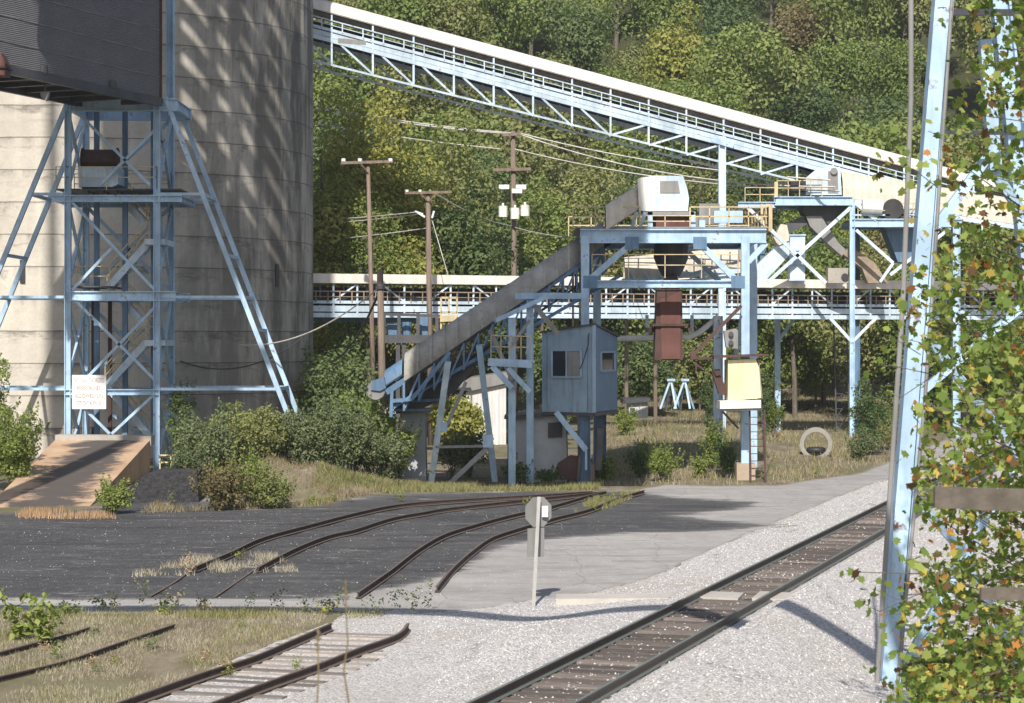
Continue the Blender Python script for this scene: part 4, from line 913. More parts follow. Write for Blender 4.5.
part('ladder', 'steel_dark', lambda m: m.bar(Vector((P(766,0,87.5).x, 87.5, 0)), P(761, 404, 87.5), .06), t)
t = thing('meter_panel', P(731, 338, 88), 'pale metal panel with two round dials beside the frame leg above the booth', 'panel')
part('board', 'galv', lambda m: m.pxprism([(724,331),(735,328.5),(738,330),(738,349),(726,347)], 88.2, .35), t)
parts('dial', 'steel_dark', lambda m: [m.tube([P(731, y, 88.2), P(731, y, 88.05)], .1, 12) for y in (334, 342.5)], t)
t = thing('rusty_jib', P(715, 330, 87.5), 'rusty jib arm slanting up to the frame leg beside the booth', 'arm')
part('arm', 'rust', lambda m: (m.bar(P(692, 356, 87.4), P(741, 306, 88.4), .13), m.bar(P(690,359,87.4), P(714,358,87.4), .1)), t)
part('end_bracket', 'rust', lambda m: m.pxprism([(690,352),(694,350),(698,359),(691,360)], 87.3, .2), t)
part('hook', 'rust', lambda m: (m.bar(P(696,362,87.4), P(696,372,87.4), .06), m.bar(P(696,364,87.4), P(703,369,87.4), .08)), t)
# rear post with pale knob
t = thing('rear_post', (P(718, 0, 99).x, 99, 0), 'weathered pale blue post standing behind the booth, with a white pipe elbow at its top', 'post')
parts('post', 'blue_pale', lambda m: m.ibar(Vector((P(718,0,99).x, 99, .3)), P(718, 316, 99), .42, .4, .05), t)
part('pipe', 'white', lambda m: m.tube([P(600, 339, 99), P(690, 337, 99), P(700, 332, 99), P(718, 317, 99), P(722, 323, 99)], .13, 8), t)
parts('hanger', 'blue_pale', lambda m: [m.bar(P(x, 315, 99), P(x, 338, 99), .14) for x in (647, 692)], t)

# ------------------------------------------------------------------ right transfer platform
YP = 128.0; Q = lambda x, y, d_=0: P(x, y, YP+d_)
def QR(x, y, d_=4): p = P(x, y, YP); return Vector((p.x, YP+d_, p.z))
t = thing('transfer_platform', (Q(852,0).x, YP, 0), 'pale blue two level transfer platform on legs right of the loading frame', 'steel frame')
parts('leg', 'blue', lambda m: m.ibar(Vector((Q(852,0).x, YP, 0)), Q(852, 200), .30, .3, .04), t)
parts('leg', 'blue_dull_shade', lambda m: m.ibar(Vector((QR(868,0).x, YP+4, 0)), QR(868, 204), .3, .3, .05), t)
parts('leg', 'blue', lambda m: m.ibar(Vector((Q(956,0).x, YP, 0)), Q(956, 222), .42, .4, .05), t)
parts('leg', 'blue_dull_shade', lambda m: m.ibar(Vector((QR(770,0).x, YP+4, 7.5)), QR(770, 205), .4, .4, .05), t)
parts('upper_beam', 'blue', lambda m: (m.ibar(Q(774, 201), Q(852, 201), .52, .3, .05), m.ibar(QR(774, 201), QR(852, 201), .5, .3, .05), m.ibar(Q(738, 205), Q(775, 205), .36, .3, .05)), t)
parts('lower_beam', 'blue', lambda m: (m.ibar(Q(852, 223), Q(962, 223), .48, .3, .05), m.bar(Q(852, 215), Q(962, 215), .1), m.ibar(QR(852, 223), QR(962, 223), .4, .3, .05)), t)
parts('deck', 'steel_grey', lambda m: (m.box((Q(813,0).x, YP+2, Q(0,197).z), (4.6, 4, .06)), m.box((Q(907,0).x, YP+2, Q(0,219).z), (6.2, 4, .06))), t)
parts('brace', 'blue_pale', lambda m: (m.bar(Q(850, 208), Q(768, 282), .2), m.bar(Q(746, 206), Q(826, 283), .2), m.bar(Q(855, 203), Q(876, 220), .2), m.bar(Q(856, 230), Q(893, 263), .18), m.bar(Q(893,263), Q(880,282), .16), m.bar(Q(950, 228), Q(890, 275), .18),
     m.bar(QR(850, 208), QR(790, 270), .16), m.bar(Q(852,342), Q(876,318), .16), m.bar(Q(852,342), Q(830,318), .18)), t)
part('railing', 'yellow', lambda m: (railing(m, [Q(777, 197), Q(822, 197)], .95, .7, .05), railing(m, [Q(745, 203), Q(775, 203)], .9, .7, .05), railing(m, [QR(777, 197), QR(850, 197)], .95, 1, .05), railing(m, [Q(858, 219), Q(950, 219)], .9, 1.1, .05)), t)
part('corner_post', 'yellow', lambda m: m.bar(Q(776, 197), Q(776, 182), .2), t)
t = thing('platform_machine_house', Q(822, 195), 'white blue machine house with a sloping left side on the upper right platform', 'machine house')
part('housing', 'blue_pale', lambda m: m.pxprism([(806,178),(818,168),(840,167),(842,195),(806,195)], YP+.3, 2.4), t)
part('louvre_box', 'steel_dark', lambda m: (m.pxprism([(791,180),(817,180),(817,191),(791,191)], YP+.4, 1.3), [m.bar(Q(791, y, .36), Q(818, y, .36), .06) for y in (181,183,185,187,189)]), t)
part('door', 'galv', lambda m: m.pxprism([(828,171),(838,171),(838,193),(828,193)], YP+.26, .05), t)
part('vent_disc', 'steel_grey', lambda m: m.tube([Q(834,171,.25), Q(834,171,.1)], .2, 14), t)
t = thing('cream_conveyor', Q(890, 195), 'cream hooded conveyor running right from the upper right machine house', 'conveyor')
part('hood', 'hood_cream', lambda m: hood(m, Q(843, 197, .4), P(1040, 228, YP+1), 2.2, 1.6, (0,1,0), 12), t)
part('frame', 'blue_pale', lambda m: (m.bar(Q(843, 200, .3), P(1040, 231, YP+.9), .25, .2), [m.bar(Q(x, 200+(x-843)*.157, .3), Q(x, 212+(x-843)*.157, .3), .08) for x in range(850, 1000, 12)]), t)
part('access_pipe', 'white', lambda m: m.tube([Q(862, 206, -.2), Q(882, 207, -.2)], .42, 14), t)
t = thing('round_duct', Q(893, 210), 'dark round duct opening on the lower deck of the right platform', 'duct')
part('duct', 'black', lambda m: (m.tube([Q(893, 209, -.1), Q(893, 209, 1.2)], .6, 18), m.box(Q(893, 214, .5), (1.1, 1.1, .5))), t)
t = thing('transfer_chute', Q(775, 262), 'pale blue slanting chute dropping left from the right transfer platform', 'chute')
part('trunk', 'blue_pale', lambda m: m.pxprism([(754,278),(766,280),(797,247),(786,237),(754,268)], YP+.8, 1.2), t)
part('upper_box', 'hood_cream', lambda m: m.pxprism([(774,238),(781,224),(787,225),(790,240),(778,246)], YP+.7, 1.3), t)
part('feeder', 'steel_dark', lambda m: m.pxprism([(785,224),(803,216),(808,224),(792,232),(788,235)], YP+1, 1.2), t)
t = thing('vertical_chute', Q(797, 257), 'straight pale blue box chute beside the slanting one', 'chute')
part('trunk', 'blue_pale', lambda m: m.pxprism([(790,235),(805,234),(805,281),(790,281)], YP+.5, 1.0), t)
part('rib', 'blue', lambda m: [m.bar(Q(789, y, .45), Q(806, y, .45), .08) for y in (235, 250, 265, 280)], t)
t = thing('diverter_hopper', Q(815, 212), 'dark hopper below the machine house on the right platform', 'hopper')
part('body', 'steel_dark', lambda m: m.pxprism([(800,206),(848,206),(838,222),(826,236),(814,218),(804,214)], YP+.9, 1.6), t)
part('mouth', 'galv', lambda m: m.pxprism([(806,216),(822,216),(826,224),(838,242),(846,250),(842,256),(826,242),(810,226)], YP+.7, .9), t)
t = thing('brown_chute', Q(865, 262), 'brown weathered chute slanting down right behind the platform leg', 'chute')
part('trunk', 'brown_chute', lambda m: m.pxprism([(843,254),(850,246),(874,262),(888,283),(868,283),(862,268)], YP+1.8, 1.0), t)
t = thing('grey_motor_box', Q(838, 273), 'grey box with a round hole below the brown chute', 'box')
part('case', 'concrete', lambda m: m.pxprism([(828,268),(848,268),(848,283),(828,283)], YP+.9, .8), t)
part('hole', 'black', lambda m: m.tube([Q(845,277,.9), Q(845,277,.8)], .22, 12), t)
t = thing('grey_hopper', Q(905, 250), 'grey blue steel hopper under the right platform, behind the near tower leg', 'hopper')
part('body', 'blue_dull_shade', lambda m: m.pxprism([(885,228),(915,228),(912,262),(898,262)], YP+1.5, 1.8), t)
part('rim', 'steel_grey', lambda m: m.bar(Q(884,228,1.4), Q(916,228,1.4), .15, .3), t)

# ------------------------------------------------------------------ small things behind
t = thing('white_shed', (P(480, 400, 120).x, 120, 0), 'white tin shed seen between the legs of the hooded conveyor', 'shed')
part('wall', 'shed_white', lambda m: m.pxprism([(466,392),(472,390),(506,384),(506,450),(466,450)], 119, 5), t)
part('dark_wall', 'steel_dark', lambda m: m.pxprism([(454,389),(467,389),(467,450),(454,450)], 119.3, 5), t)
part('roof', 'galv', lambda m: m.pxprism([(452,389),(470,391),(508,383),(508,372),(470,378)], 118.7, 6), t)
part('door_frame', 'white', lambda m: m.bar(P(497,392,118.9), P(497,448,118.9), .15, .06), t)
t = thing('low_white_shed', (P(645, 405, 138).x, 138, 0), 'low white shed with dark roof on the grass left of the blue trestles', 'shed')
part('wall', 'shed_white', lambda m: m.pxprism([(629,402),(648,402),(648,418),(629,418)], 137, 3), t)
part('roof', 'steel_dark', lambda m: m.pxprism([(623,399),(650,398),(650,402),(623,404)], 136.7, 3.5), t)
part('door', 'steel_dark', lambda m: m.pxprism([(630,408),(635,408),(635,417),(630,417)], 136.93, .05), t)
def trestle(x, lab):
    t = thing('trestle', (P(x, 400, 140).x, 140, 0), lab, 'trestle', 'blue trestles on the grass')
    parts('leg', 'blue', lambda m: [m.bar(P(x+a_, 409, 140+d_), P(x+b2, 381, 140+.7), .12) for a_, b2, d_ in ((-10,0,0),(6,1,0),(-4,0,1.5),(10,1,1.5))], t)
    part('top_bar', 'blue', lambda m: m.bar(P(x-3, 380, 140.7), P(x+5, 380, 140.7), .16, .4), t)
trestle(670, 'left pale blue A shaped trestle on the far grass'); trestle(684, 'right pale blue A shaped trestle on the far grass')
for (x, yt, yb, lab) in ((626.5, 320, 395, 'thin brown pole behind the level gallery, right of the cabin'), (655.5, 355, 402, 'grey short post left of the blue trestles')):
    t = MB().tube([Vector((P(x,0,142).x, 142, 0)), P(x, yt, 142)], .13, 8).build('wooden_post', 'pole_red'); tag(t, lab, 'post')
t = thing('concrete_pipe', G(817, 461), 'big open concrete pipe ring on the grass with old tyres inside', 'pipe ring')
def ring(m, c, r1, r2, w_, n_=28):
    o = len(m.v)
    for j in range(n_):
        th = 2*math.pi*j/n_
        for r_, yy in ((r1,0),(r2,0),(r2,w_),(r1,w_)): m.v.append((c.x+r_*math.cos(th)*1.0+yy*.12, c.y+yy, c.z+r_*math.sin(th)))
    for j in range(n_):
        for k2 in range(4): m.f.append((o+4*j+k2, o+4*j+(k2+1)%4, o+4*((j+1)%n_)+(k2+1)%4, o+4*((j+1)%n_)+k2))
gp = G(816, 461); part('ring', 'conc_ring', lambda m: ring(m, Vector((gp.x, gp.y, .80)), .76, .57, .7), t, False)
t2 = thing('old_tyre', (gp.x, gp.y, .1), 'old black tyre lying inside the concrete pipe ring', 'tyre')
def torus(m, c, r, q, n_=20, k_=8):
    o = len(m.v)
    for i in range(n_):
        for j in range(k_):
            th, ph = 2*math.pi*i/n_, 2*math.pi*j/k_; m.v.append((c[0]+(r+q*math.cos(ph))*math.cos(th), c[1]+(r+q*math.cos(ph))*math.sin(th), c[2]+q*math.sin(ph)))
    for i in range(n_):
        for j in range(k_): m.f.append((o+i*k_+j, o+((i+1)%n_)*k_+j, o+((i+1)%n_)*k_+(j+1)%k_, o+i*k_+(j+1)%k_))
part('tread', 'black', lambda m: torus(m, (gp.x+.05, gp.y+.35, .50), .33, .14), t2, True)
part('rim', 'galv', lambda m: m.tube([(gp.x+.05, gp.y+.35, .44), (gp.x+.05, gp.y+.35, .52)], .22, 14), t2)

# ------------------------------------------------------------------ utility poles and wires
def pole(px, ytop, Y, r, mat, lab, arm=None, lean=0):
    base = Vector((P(px+lean,0,Y).x, Y, -.2)); top = P(px, ytop, Y)
    t = thing('utility_pole', (base.x, Y, 0), lab, 'utility pole', 'wooden utility poles')
    part('shaft', mat, lambda m: m.tube([base, base.lerp(top, .5), top], r*1.15, 10, r*.8), t, True)
    return t, top
t, top = pole(368, 162, 112, .12, 'pole', 'tall thin grey utility pole with a single crossarm and three white insulators', lean=7)
part('crossarm', 'pole', lambda m: (m.bar(P(341, 163, 111.8), P(393, 161.5, 111.8), .14), m.bar(P(361,164,111.7), P(368,172,111.8), .05)), t)
for x in (343.5, 360, 390.5): part('insulator', 'insul', lambda m: m.tube([P(x, 161.5, 111.8), P(x, 158.5, 111.8)], .11, 8), t)
t, top = pole(428, 192, 118, .16, 'pole_red', 'reddish utility pole with a weathered crossarm and white fuse gear before the level gallery', lean=3)
part('crossarm', 'pole', lambda m: (m.bar(P(405, 193, 117.8), P(452, 192, 117.8), .14), m.bar(P(420,193,117.7), P(428,201,117.8), .06), m.bar(P(437,193,117.7), P(429,201,117.8), .06)), t)
part('fuse_switch', 'insul', lambda m: (m.bar(P(417,212,117.7), P(425,217,117.7), .1), m.bar(P(432,218,117.7), P(434,211,117.7), .1), m.bar(P(415,211,117.7), P(423,214,117.7), .06)), t)
for x in (407, 420): part('insulator', 'insul', lambda m: m.tube([P(x, 192, 117.8), P(x, 189.8, 117.8)], .09, 8), t)
t, top = pole(513, 131, 150, .21, 'pole_red', 'dark utility pole carrying three white transformers above the level gallery', lean=2)
part('crossarm', 'pole', lambda m: (m.bar(P(493, 170, 149.7), P(531, 169, 149.7), .2), m.bar(P(502, 135, 149.7), P(521, 134, 149.7), .2), m.bar(P(501,149,149.7), P(514,134,149.7), .05)), t)
for x, y in ((503,212),(515,214),(525,211)):
    part('transformer', 'white', lambda m: (m.tube([P(x, y+5, 149.2), P(x, y-6, 149.2)], .30, 12), m.tube([P(x, y-6, 149.2), P(x, y-9, 149.2)], .08, 6)), t)
for x, y in ((504,187),(521,187),(517,191)): part('insulator_cluster', 'insul', lambda m: m.box(P(x, y, 149.4), (.7, .3, .3)), t)
t, top = pole(380, 270, 91, .16, 'pole_red', 'short stout cut off utility pole standing in the bushes', lean=4)
part('cable_clamp', 'steel_dark', lambda m: m.tube([P(380, 286, 91), P(380, 289, 91)], .22, 10), t)
def wire(p, q, sag, r, lab, n_=14, grp='overhead wires', mat='cablew'):
    p = Vector(p); q = Vector(q); pts = []
    for i in range(n_+1):
        f_ = i/n_; a_ = p.lerp(q, f_); a_.z -= sag*4*f_*(1-f_); pts.append(a_)
    o = MB().tube(pts, r, 5).build('overhead_wire', mat); return tag(o, lab, 'wire', grp)
wtop = P(513, 133, 150)
for k_, (dy, lab) in enumerate(((0, 'uppermost wire rising left from the transformer pole'), (3, 'second wire rising left from the transformer pole'))):
    wire(P(160, 68+dy*1.4, 135), P(511, 133+dy*.3, 150), .6, .05, lab)
wire(P(160, 91, 135), P(500, 149, 150), .4, .045, 'lower pale wire running left from the transformer pole')
wire(P(519, 133, 150), P(830, 180, 126), .5, .05, 'upper wire running right from the transformer pole to the platform')
wire(P(519, 134, 150), P(835, 187, 126), .9, .05, 'middle wire running right from the transformer pole to the platform')
wire(P(514, 149, 150), P(840, 191, 126), .6, .045, 'lower wire running right from the transformer pole to the platform')
wire(P(200, 219, 146), P(418, 212, 118), .3, .03, 'upper thin wire left of the reddish pole')
wire(P(200, 225, 146), P(420, 214, 118), .3, .03, 'middle thin wire left of the reddish pole')
wire(P(200, 244, 146), P(428, 228, 118), .3, .03, 'lower thin wire left of the reddish pole')
wire(P(430, 190, 118), P(512, 226, 150), .3, .03, 'thin wire from the reddish pole down to the transformer pole')
wire(P(514, 227, 150), P(640, 236, 120), .4, .03, 'thin sagging wire from the transformer pole to the loading frame')
wire(P(432, 220, 118), P(448, 275, 113), .0, .02, 'steep guy wire right of the reddish pole')
wire(P(240, 345, 100), P(380, 287, 91), .7, .03, 'slack cable from the silo to the cut off pole')
wire(P(380, 290, 91), P(330, 362, 103), .6, .05, 'dark cable drooping left from the cut off pole', mat='black')
wire(P(180, 361, 103), P(300, 340, 103.5), .8, .03, 'dark cable looping across the shaded silo wall', mat='black')

# ------------------------------------------------------------------ stop sign (seen from behind)
sg = G(533, 607); t = thing('stop_sign', sg, 'back of a grey octagonal stop sign on a leaning post by the level crossing', 'sign')
rz = R(28)
def octf(m):
    c = P(538.5, 512, 47.4); r_ = .345; ax = Vector((math.cos(rz), math.sin(rz), 0))
    pts = [c+ax*(r_*math.cos(R(22.5+45*i))*1.0)+Vector((0,0,r_*math.sin(R(22.5+45*i)))) for i in range(8)]
    m.prism(pts, Vector((-math.sin(rz), math.cos(rz), 0))*.012)
part('octagon', 'galv', octf, t)
def plate(m):
    c = P(536, 542.5, 47.4); ax = Vector((math.cos(rz), math.sin(rz), 0)); w_ = .205; h_ = .31
    m.prism([c-ax*w_-Vector((0,0,h_)), c+ax*w_-Vector((0,0,h_)), c+ax*w_+Vector((0,0,h_)), c-ax*w_+Vector((0,0,h_))], Vector((-math.sin(rz), math.cos(rz), 0))*.012)
part('lower_plate', 'galv', plate, t)
part('sticker', 'whiteplain', lambda m: m.pxprism([(542,506),(548,506),(548,517),(542,517)], 47.36, .01), t)
parts('post', 'galv', lambda m: m.bar(vadd(sg, z=-.2), P(539, 497, 47.28), .075, .05), t)

# ------------------------------------------------------------------ near blue tower, right
YN = 35.5
t = thing('near_lattice_tower', (P(883,0,YN).x, YN, 0), 'close pale blue leaning tower leg with bracing, half hidden by autumn leaves', 'tower')
b0 = P(885, 690, YN); b0.z = -.3; t0 = P(948, -90, YN)
b1 = P(1075, 690, YN+3); b1.z = -.3; t1 = P(990, -90, YN+3)
parts('main_leg', 'blue', lambda m: (m.bar(b0, t0, .24, .34), m.bar(vadd(b0, x=.17, y=.1), vadd(t0, x=.16, y=.1), .05, .5)), t)
part('rear_leg', 'blue', lambda m: m.ibar(b1, t1, .32, .3, .04), t)
part('pipe', 'galv', lambda m: m.tube([P(876, 700, YN-.3), P(903, 300, YN-.3), P(911, 100, YN-.3), P(911, -60, YN-.3)], .042, 10), t)
part('conduit', 'steel_grey', lambda m: m.tube([P(896, 700, YN-.2), P(925, 400, YN-.2), P(952, 0, YN-.2)], .03, 6), t)
parts('brace', 'blue', lambda m: (m.bar(P(907, 488, YN+.2), P(970, 560, YN+1), .14), m.bar(P(1010, 470, YN+1), P(905, 668, YN+.2), .16), m.bar(P(930, 235, YN+.2), P(985, 160, YN+1), .16),
    m.bar(P(985, 160, YN+1), P(1024, 215, YN+1.4), .16), m.bar(P(985,40,YN+1), P(995,170,YN+1), .2), m.bar(P(915, 320, YN+.2), P(1030, 470, YN+2), .14), m.bar(P(1030, 300, YN+2), P(912, 400, YN+.2), .12), m.bar(P(968,560,YN+1), P(1030,690,YN+2), .14)), t)
parts('cross_bar', 'steel_dark', lambda m: (m.bar(P(908, 468, YN), P(1060, 466, YN+1), .07), m.bar(P(935, 12, YN), P(1060, 13, YN+1), .1), m.bar(P(940, 132, YN), P(1060, 134, YN+1), .06)), t)
parts('cable_coil', 'steel_dark', lambda m: [torus(m, P(899, 478+k_*5, YN-.35), .05, .012, 10, 5) for k_ in range(8)], t)

# ------------------------------------------------------------------ near wooden fence rails
t = thing('wooden_fence', P(1040, 550, 14.5), 'weathered grey wooden fence rails at the right edge, close to the camera', 'fence')
part('upper_rail', 'plank', lambda m: m.prism([P(935, 487, 14), P(935, 508, 14), P(1180, 518, 15.5), P(1180, 493, 15.5)], (0, .06, 0)), t)
part('lower_rail', 'plank', lambda m: m.prism([P(981, 588, 14.2), P(981, 600, 14.2), P(1180, 603, 15.6), P(1180, 590, 15.6)], (0, .05, 0)), t)
parts('post', 'plank', lambda m: m.bar(vadd(P(1170, 460, 15.7)), Vector((P(1170,0,15.7).x, 15.7, -.2)), .14), t)

# ------------------------------------------------------------------ vegetation
def leafcloud(name, C, Nn, S, rnd, mat, parent=None, shape='quad', midx=None):
    """one mesh of many small leaf faces. C centres, Nn normals, S sizes"""
    k = len(C); ref = rng.normal(size=(k, 3)); u = np.cross(Nn, ref); u /= np.linalg.norm(u, axis=1)[:, None]+1e-9; v = np.cross(Nn, u); v /= np.linalg.norm(v, axis=1)[:, None]+1e-9
    if shape == 'quad': prof = [(-1,-.15,0),(0,-.62,.12),(1,.1,0),(.05,.62,.12)]
    elif shape == 'maple': prof = [(0,-.75,0),(.45,-.55,.05),(.95,-.45,-.1),(.62,-.05,.05),(1.0,.35,-.1),(.55,.42,.06),(0,1.0,-.12),(-.55,.42,.06),(-1.0,.35,-.1),(-.62,-.05,.05),(-.95,-.45,-.1),(-.45,-.55,.05)]
    q = len(prof); V = np.zeros((k, q, 3))
    for i, (a_, b2, c2) in enumerate(prof): V[:, i] = C + (u*a_ + v*b2 + Nn*c2)*S[:, None]*.5
    me = bpy.data.meshes.new(name); me.vertices.add(k*q); me.vertices.foreach_set('co', V.ravel().astype(np.float32))
    me.loops.add(k*q); me.loops.foreach_set('vertex_index', np.arange(k*q)); me.polygons.add(k); me.polygons.foreach_set('loop_start', np.arange(0, k*q, q))
    if midx is not None: me.polygons.foreach_set('material_index', midx.astype(np.int32))
    me.update()
    at = me.attributes.new('leafrnd', 'FLOAT', 'FACE'); at.data.foreach_set('value', rnd.astype(np.float32))
    for mm in (mat if isinstance(mat, list) else [mat]): me.materials.append(M[mm])
    o = bpy.data.objects.new(name, me); col.objects.link(o)
    if parent: o.parent = parent
    return o
def crown_points(n_, rx, rz_, cz, lobes, seed, irr=.3):
    r_ = np.random.default_rng(seed); k = lobes
    d_ = r_.normal(size=(k, 3)); d_ /= np.linalg.norm(d_, axis=1)[:, None]; rad = r_.uniform(.25, .85, k)
    lc = d_*rad[:, None]*np.array([rx, rx, rz_]); lc[:, 2] = lc[:, 2]*1.0
    lr = r_.uniform(.28, .55, k)*min(rx, rz_)*(1.15-rad*.5)
    w_ = lr**2; w_ /= w_.sum(); li = r_.choice(k, n_, p=w_)
    dd = r_.normal(size=(n_, 3)); dd[:, 2] += .35; dd /= np.linalg.norm(dd, axis=1)[:, None]
    rr_ = r_.uniform(.62, 1.12, n_)**.7
    C = lc[li]+dd*(lr[li]*rr_)[:, None]; C += r_.normal(size=C.shape)*irr*.35
    C[:, 2] += cz; Nn = dd+r_.normal(size=dd.shape)*.55; Nn[:, 2] += .25; Nn /= np.linalg.norm(Nn, axis=1)[:, None]
    return C, Nn, li, lc
def make_tree(seed, rx, rz_, cz, n_, leaf, lobes, mat, bark='bark', tr=.22, dead=False):
    """returns an unlinked-to-place tree: empty + crown + trunk at the origin"""
    t = bpy.data.objects.new('tree', None); col.objects.link(t)
    C, Nn, li, lc = crown_points(n_, rx, rz_, cz, lobes, seed)
    r_ = np.random.default_rng(seed+1); rnd = r_.uniform(0, 1, n_)*.6+(r_.uniform(0, 1, lobes)[li])*.4
    leafcloud('crown', C, Nn, leaf*r_.uniform(.6, 1.35, n_), rnd, mat, t)
    mb = MB(); ran = random.Random(seed); pts = [Vector((0,0,-.6))]; x = y_ = 0
    for i in range(1, 6): x += ran.uniform(-.15,.15); y_ += ran.uniform(-.15,.15); pts.append(Vector((x, y_, (cz+rz_*.55)*i/5)))
    mb.tube(pts, tr, 7, tr*.3)
    for i in range(min(8, lobes)):
        a_ = pts[ran.randint(2, 4)]; e = Vector(lc[i]); e.z += cz; mb.tube([a_, a_.lerp(e, .5)+Vector((0,0,-.2)), e], tr*.35, 5, tr*.1)
    tk = mb.build('trunk', bark, t); return t
def place(t, loc, s, rz_=0, label='', cat='tree', group=None, name='tree', sz=None):
    t.location = loc; t.scale = (s, s, sz or s); t.rotation_euler = (0, 0, rz_); t.name = name; tag(t, label, cat, group); return t
def dup(src, mat=None):
    r_ = src.copy(); col.objects.link(r_)
    for k in ('label', 'group', 'category'):
        if k in r_: del r_[k]
    for ch in src.children:
        c = ch.copy(); col.objects.link(c); c.parent = r_
        if mat and ch.name.startswith('crown'):
            pass
    return r_
KIND = {'green': 'mid green', 'dark': 'dark green', 'olive': 'olive green', 'yellow': 'yellow green', 'brown': 'brownish autumn'}
protos = []
for i, (mat, rx, rz_, cz, shp) in enumerate((('f_green',4.2,4.6,8.5,'round'), ('f_olive',4.4,4.2,8.2,'broad'), ('f_dark',3.9,5.4,9.0,'tall'), ('f_dark',4.6,4.0,8.0,'wide'),
                                          ('f_olive',3.6,5.2,8.8,'narrow'), ('f_green',4.8,4.4,8.4,'spreading'), ('f_brown',3.5,4.6,8.2,'loose'), ('f_yellow',3.4,4.6,8.4,'bright'))):
    t = make_tree(100+i, rx, rz_, cz, 6500, .35, 30, mat); protos.append((t, mat[2:], shp))
used = [False]*len(protos); ranh = random.Random(5)
def treecopy(i):
    if not used[i]: used[i] = True; return protos[i][0]
    return dup(protos[i][0])
spots = []; yrow = 166.0; rowi = 0
while yrow < 300 and len(spots) < 285:
    stepx = 6.4+rowi*.16; x = -.105*yrow - 4 + (rowi % 2)*stepx/2
    while x < .245*yrow+6:
        spots.append((x+ranh.uniform(-1.5,1.5), yrow+ranh.uniform(-2,2), rowi)); x += stepx
    yrow += 8.2+rowi*.25; rowi += 1
nrow = rowi
LM = ((330,'just right of the silo'),(400,'above the thin grey pole'),(480,'above the reddish pole'),(560,'above the transformer pole'),(650,'above the drive house'),(740,'above the booth'),(830,'above the platform machine house'),(930,'left of the near tower'),(5000,'behind the autumn leaves at right'))
for (x, y_, ri) in spots:
    wts = [5,5,4,4,4,5,1.6,1.2]
    pxx = 512+x*F/y_
    if pxx < 500: wts = [4,5,1.5,1.5,4,4,1,6]
    i = ranh.choices(range(8), wts)[0]; s = ranh.uniform(.85, 1.3)
    lm = next(n_ for v_, n_ in LM if pxx < v_)
    rowname = 'at the foot of the hill' if ri < 3 else 'low on the hillside' if ri < 6 else 'halfway up the hillside' if ri < 9 else 'high on the hillside'
    tr = treecopy(i); place(tr, (x, y_, ground_z(x, y_)-.3), s, ranh.uniform(0, 6.28), f'{KIND[protos[i][1]]} {protos[i][2]} tree {rowname} {lm}', 'tree', 'trees on the wooded hillside', 'hillside_tree', s*ranh.uniform(.9,1.2))
# nearer trees, each with its own shape and label
near = [ # px, ytop, Y, rx, mat, label
 (322, 108, 129, 3.6, 'f_yellow', 'yellow green tree touching the edge of the silo'), (350, 84, 133, 4.2, 'f_yellow', 'tall yellow green tree behind the thin grey pole'),
 (398, 88, 134, 4.2, 'f_yellow', 'golden green tree between the grey pole and the reddish pole'), (372, 175, 128, 3.6, 'f_green', 'lower green tree behind the grey pole crossarm'),
 (440, 112, 138, 3.8, 'f_olive', 'olive tree behind the reddish pole'), (415, 232, 128, 2.6, 'f_yellow', 'small golden tree above the roof of the level gallery'),
 (482, 134, 162, 4.4, 'f_dark', 'very dark tree left of the transformer pole'), (462, 195, 132, 3.4, 'f_dark', 'dark low tree right of the reddish pole'),
 (502, 205, 156, 3.2, 'f_dark', 'dark tree directly behind the transformers'), (545, 168, 158, 3.6, 'f_green', 'bright green tree right of the transformer pole'),
 (577, 150, 162, 4.0, 'f_olive', 'olive tree behind the head of the hooded conveyor'), (612, 160, 166, 4.0, 'f_dark', 'dark tree behind the railing left of the drive house'),
 (660, 150, 166, 4.2, 'f_olive', 'olive tree behind the drive house'), (705, 158, 165, 3.6, 'f_olive', 'olive tree behind the tall support post'),
 (745, 170, 160, 3.6, 'f_brown', 'brownish tree right of the tall support post'), (795, 205, 155, 3.4, 'f_green', 'green tree behind the vertical chute'),
 (860, 225, 152, 3.6, 'f_olive', 'olive tree behind the brown chute'), (905, 240, 150, 3.6, 'f_green', 'green tree behind the lower platform deck'),
 (560, 335, 150, 3.0, 'f_dark', 'dark low tree behind the cabin'), (640, 335, 156, 3.0, 'f_dark', 'shaded tree left of the red chute, under the level gallery'), (700, 330, 160, 2.8, 'f_olive', 'shaded tree behind the rear post'),
 (735, 330, 160, 3.2, 'f_weed', 'shaded tree behind the booth, under the level gallery'), (775, 318, 158, 3.2, 'f_weed', 'light green tree right of the booth under the level gallery'), (815, 325, 162, 3.2, 'f_weed', 'tree between the stout leg and the ladder tower'),
 (885, 322, 158, 3.6, 'f_weed', 'tree right of the ladder tower under the gallery'), (925, 330, 150, 3.2, 'f_green', 'tree behind the near tower leg under the gallery'),
 (330, 340, 112, 2.6, 'f_dark', 'dark leafy tree between the silo and the cut off pole'), (352, 395, 100, 1.6, 'f_green', 'green sapling left of the cut off pole'),
 (985, 300, 150, 4.0, 'f_green', 'green tree far behind the autumn leaves'), (455, 400, 112, 1.8, 'f_yellow', 'yellow green sapling under the hooded conveyor'), (443, 345, 128, 2.4, 'f_brown', 'bare brownish tree behind the dark platform'),
]
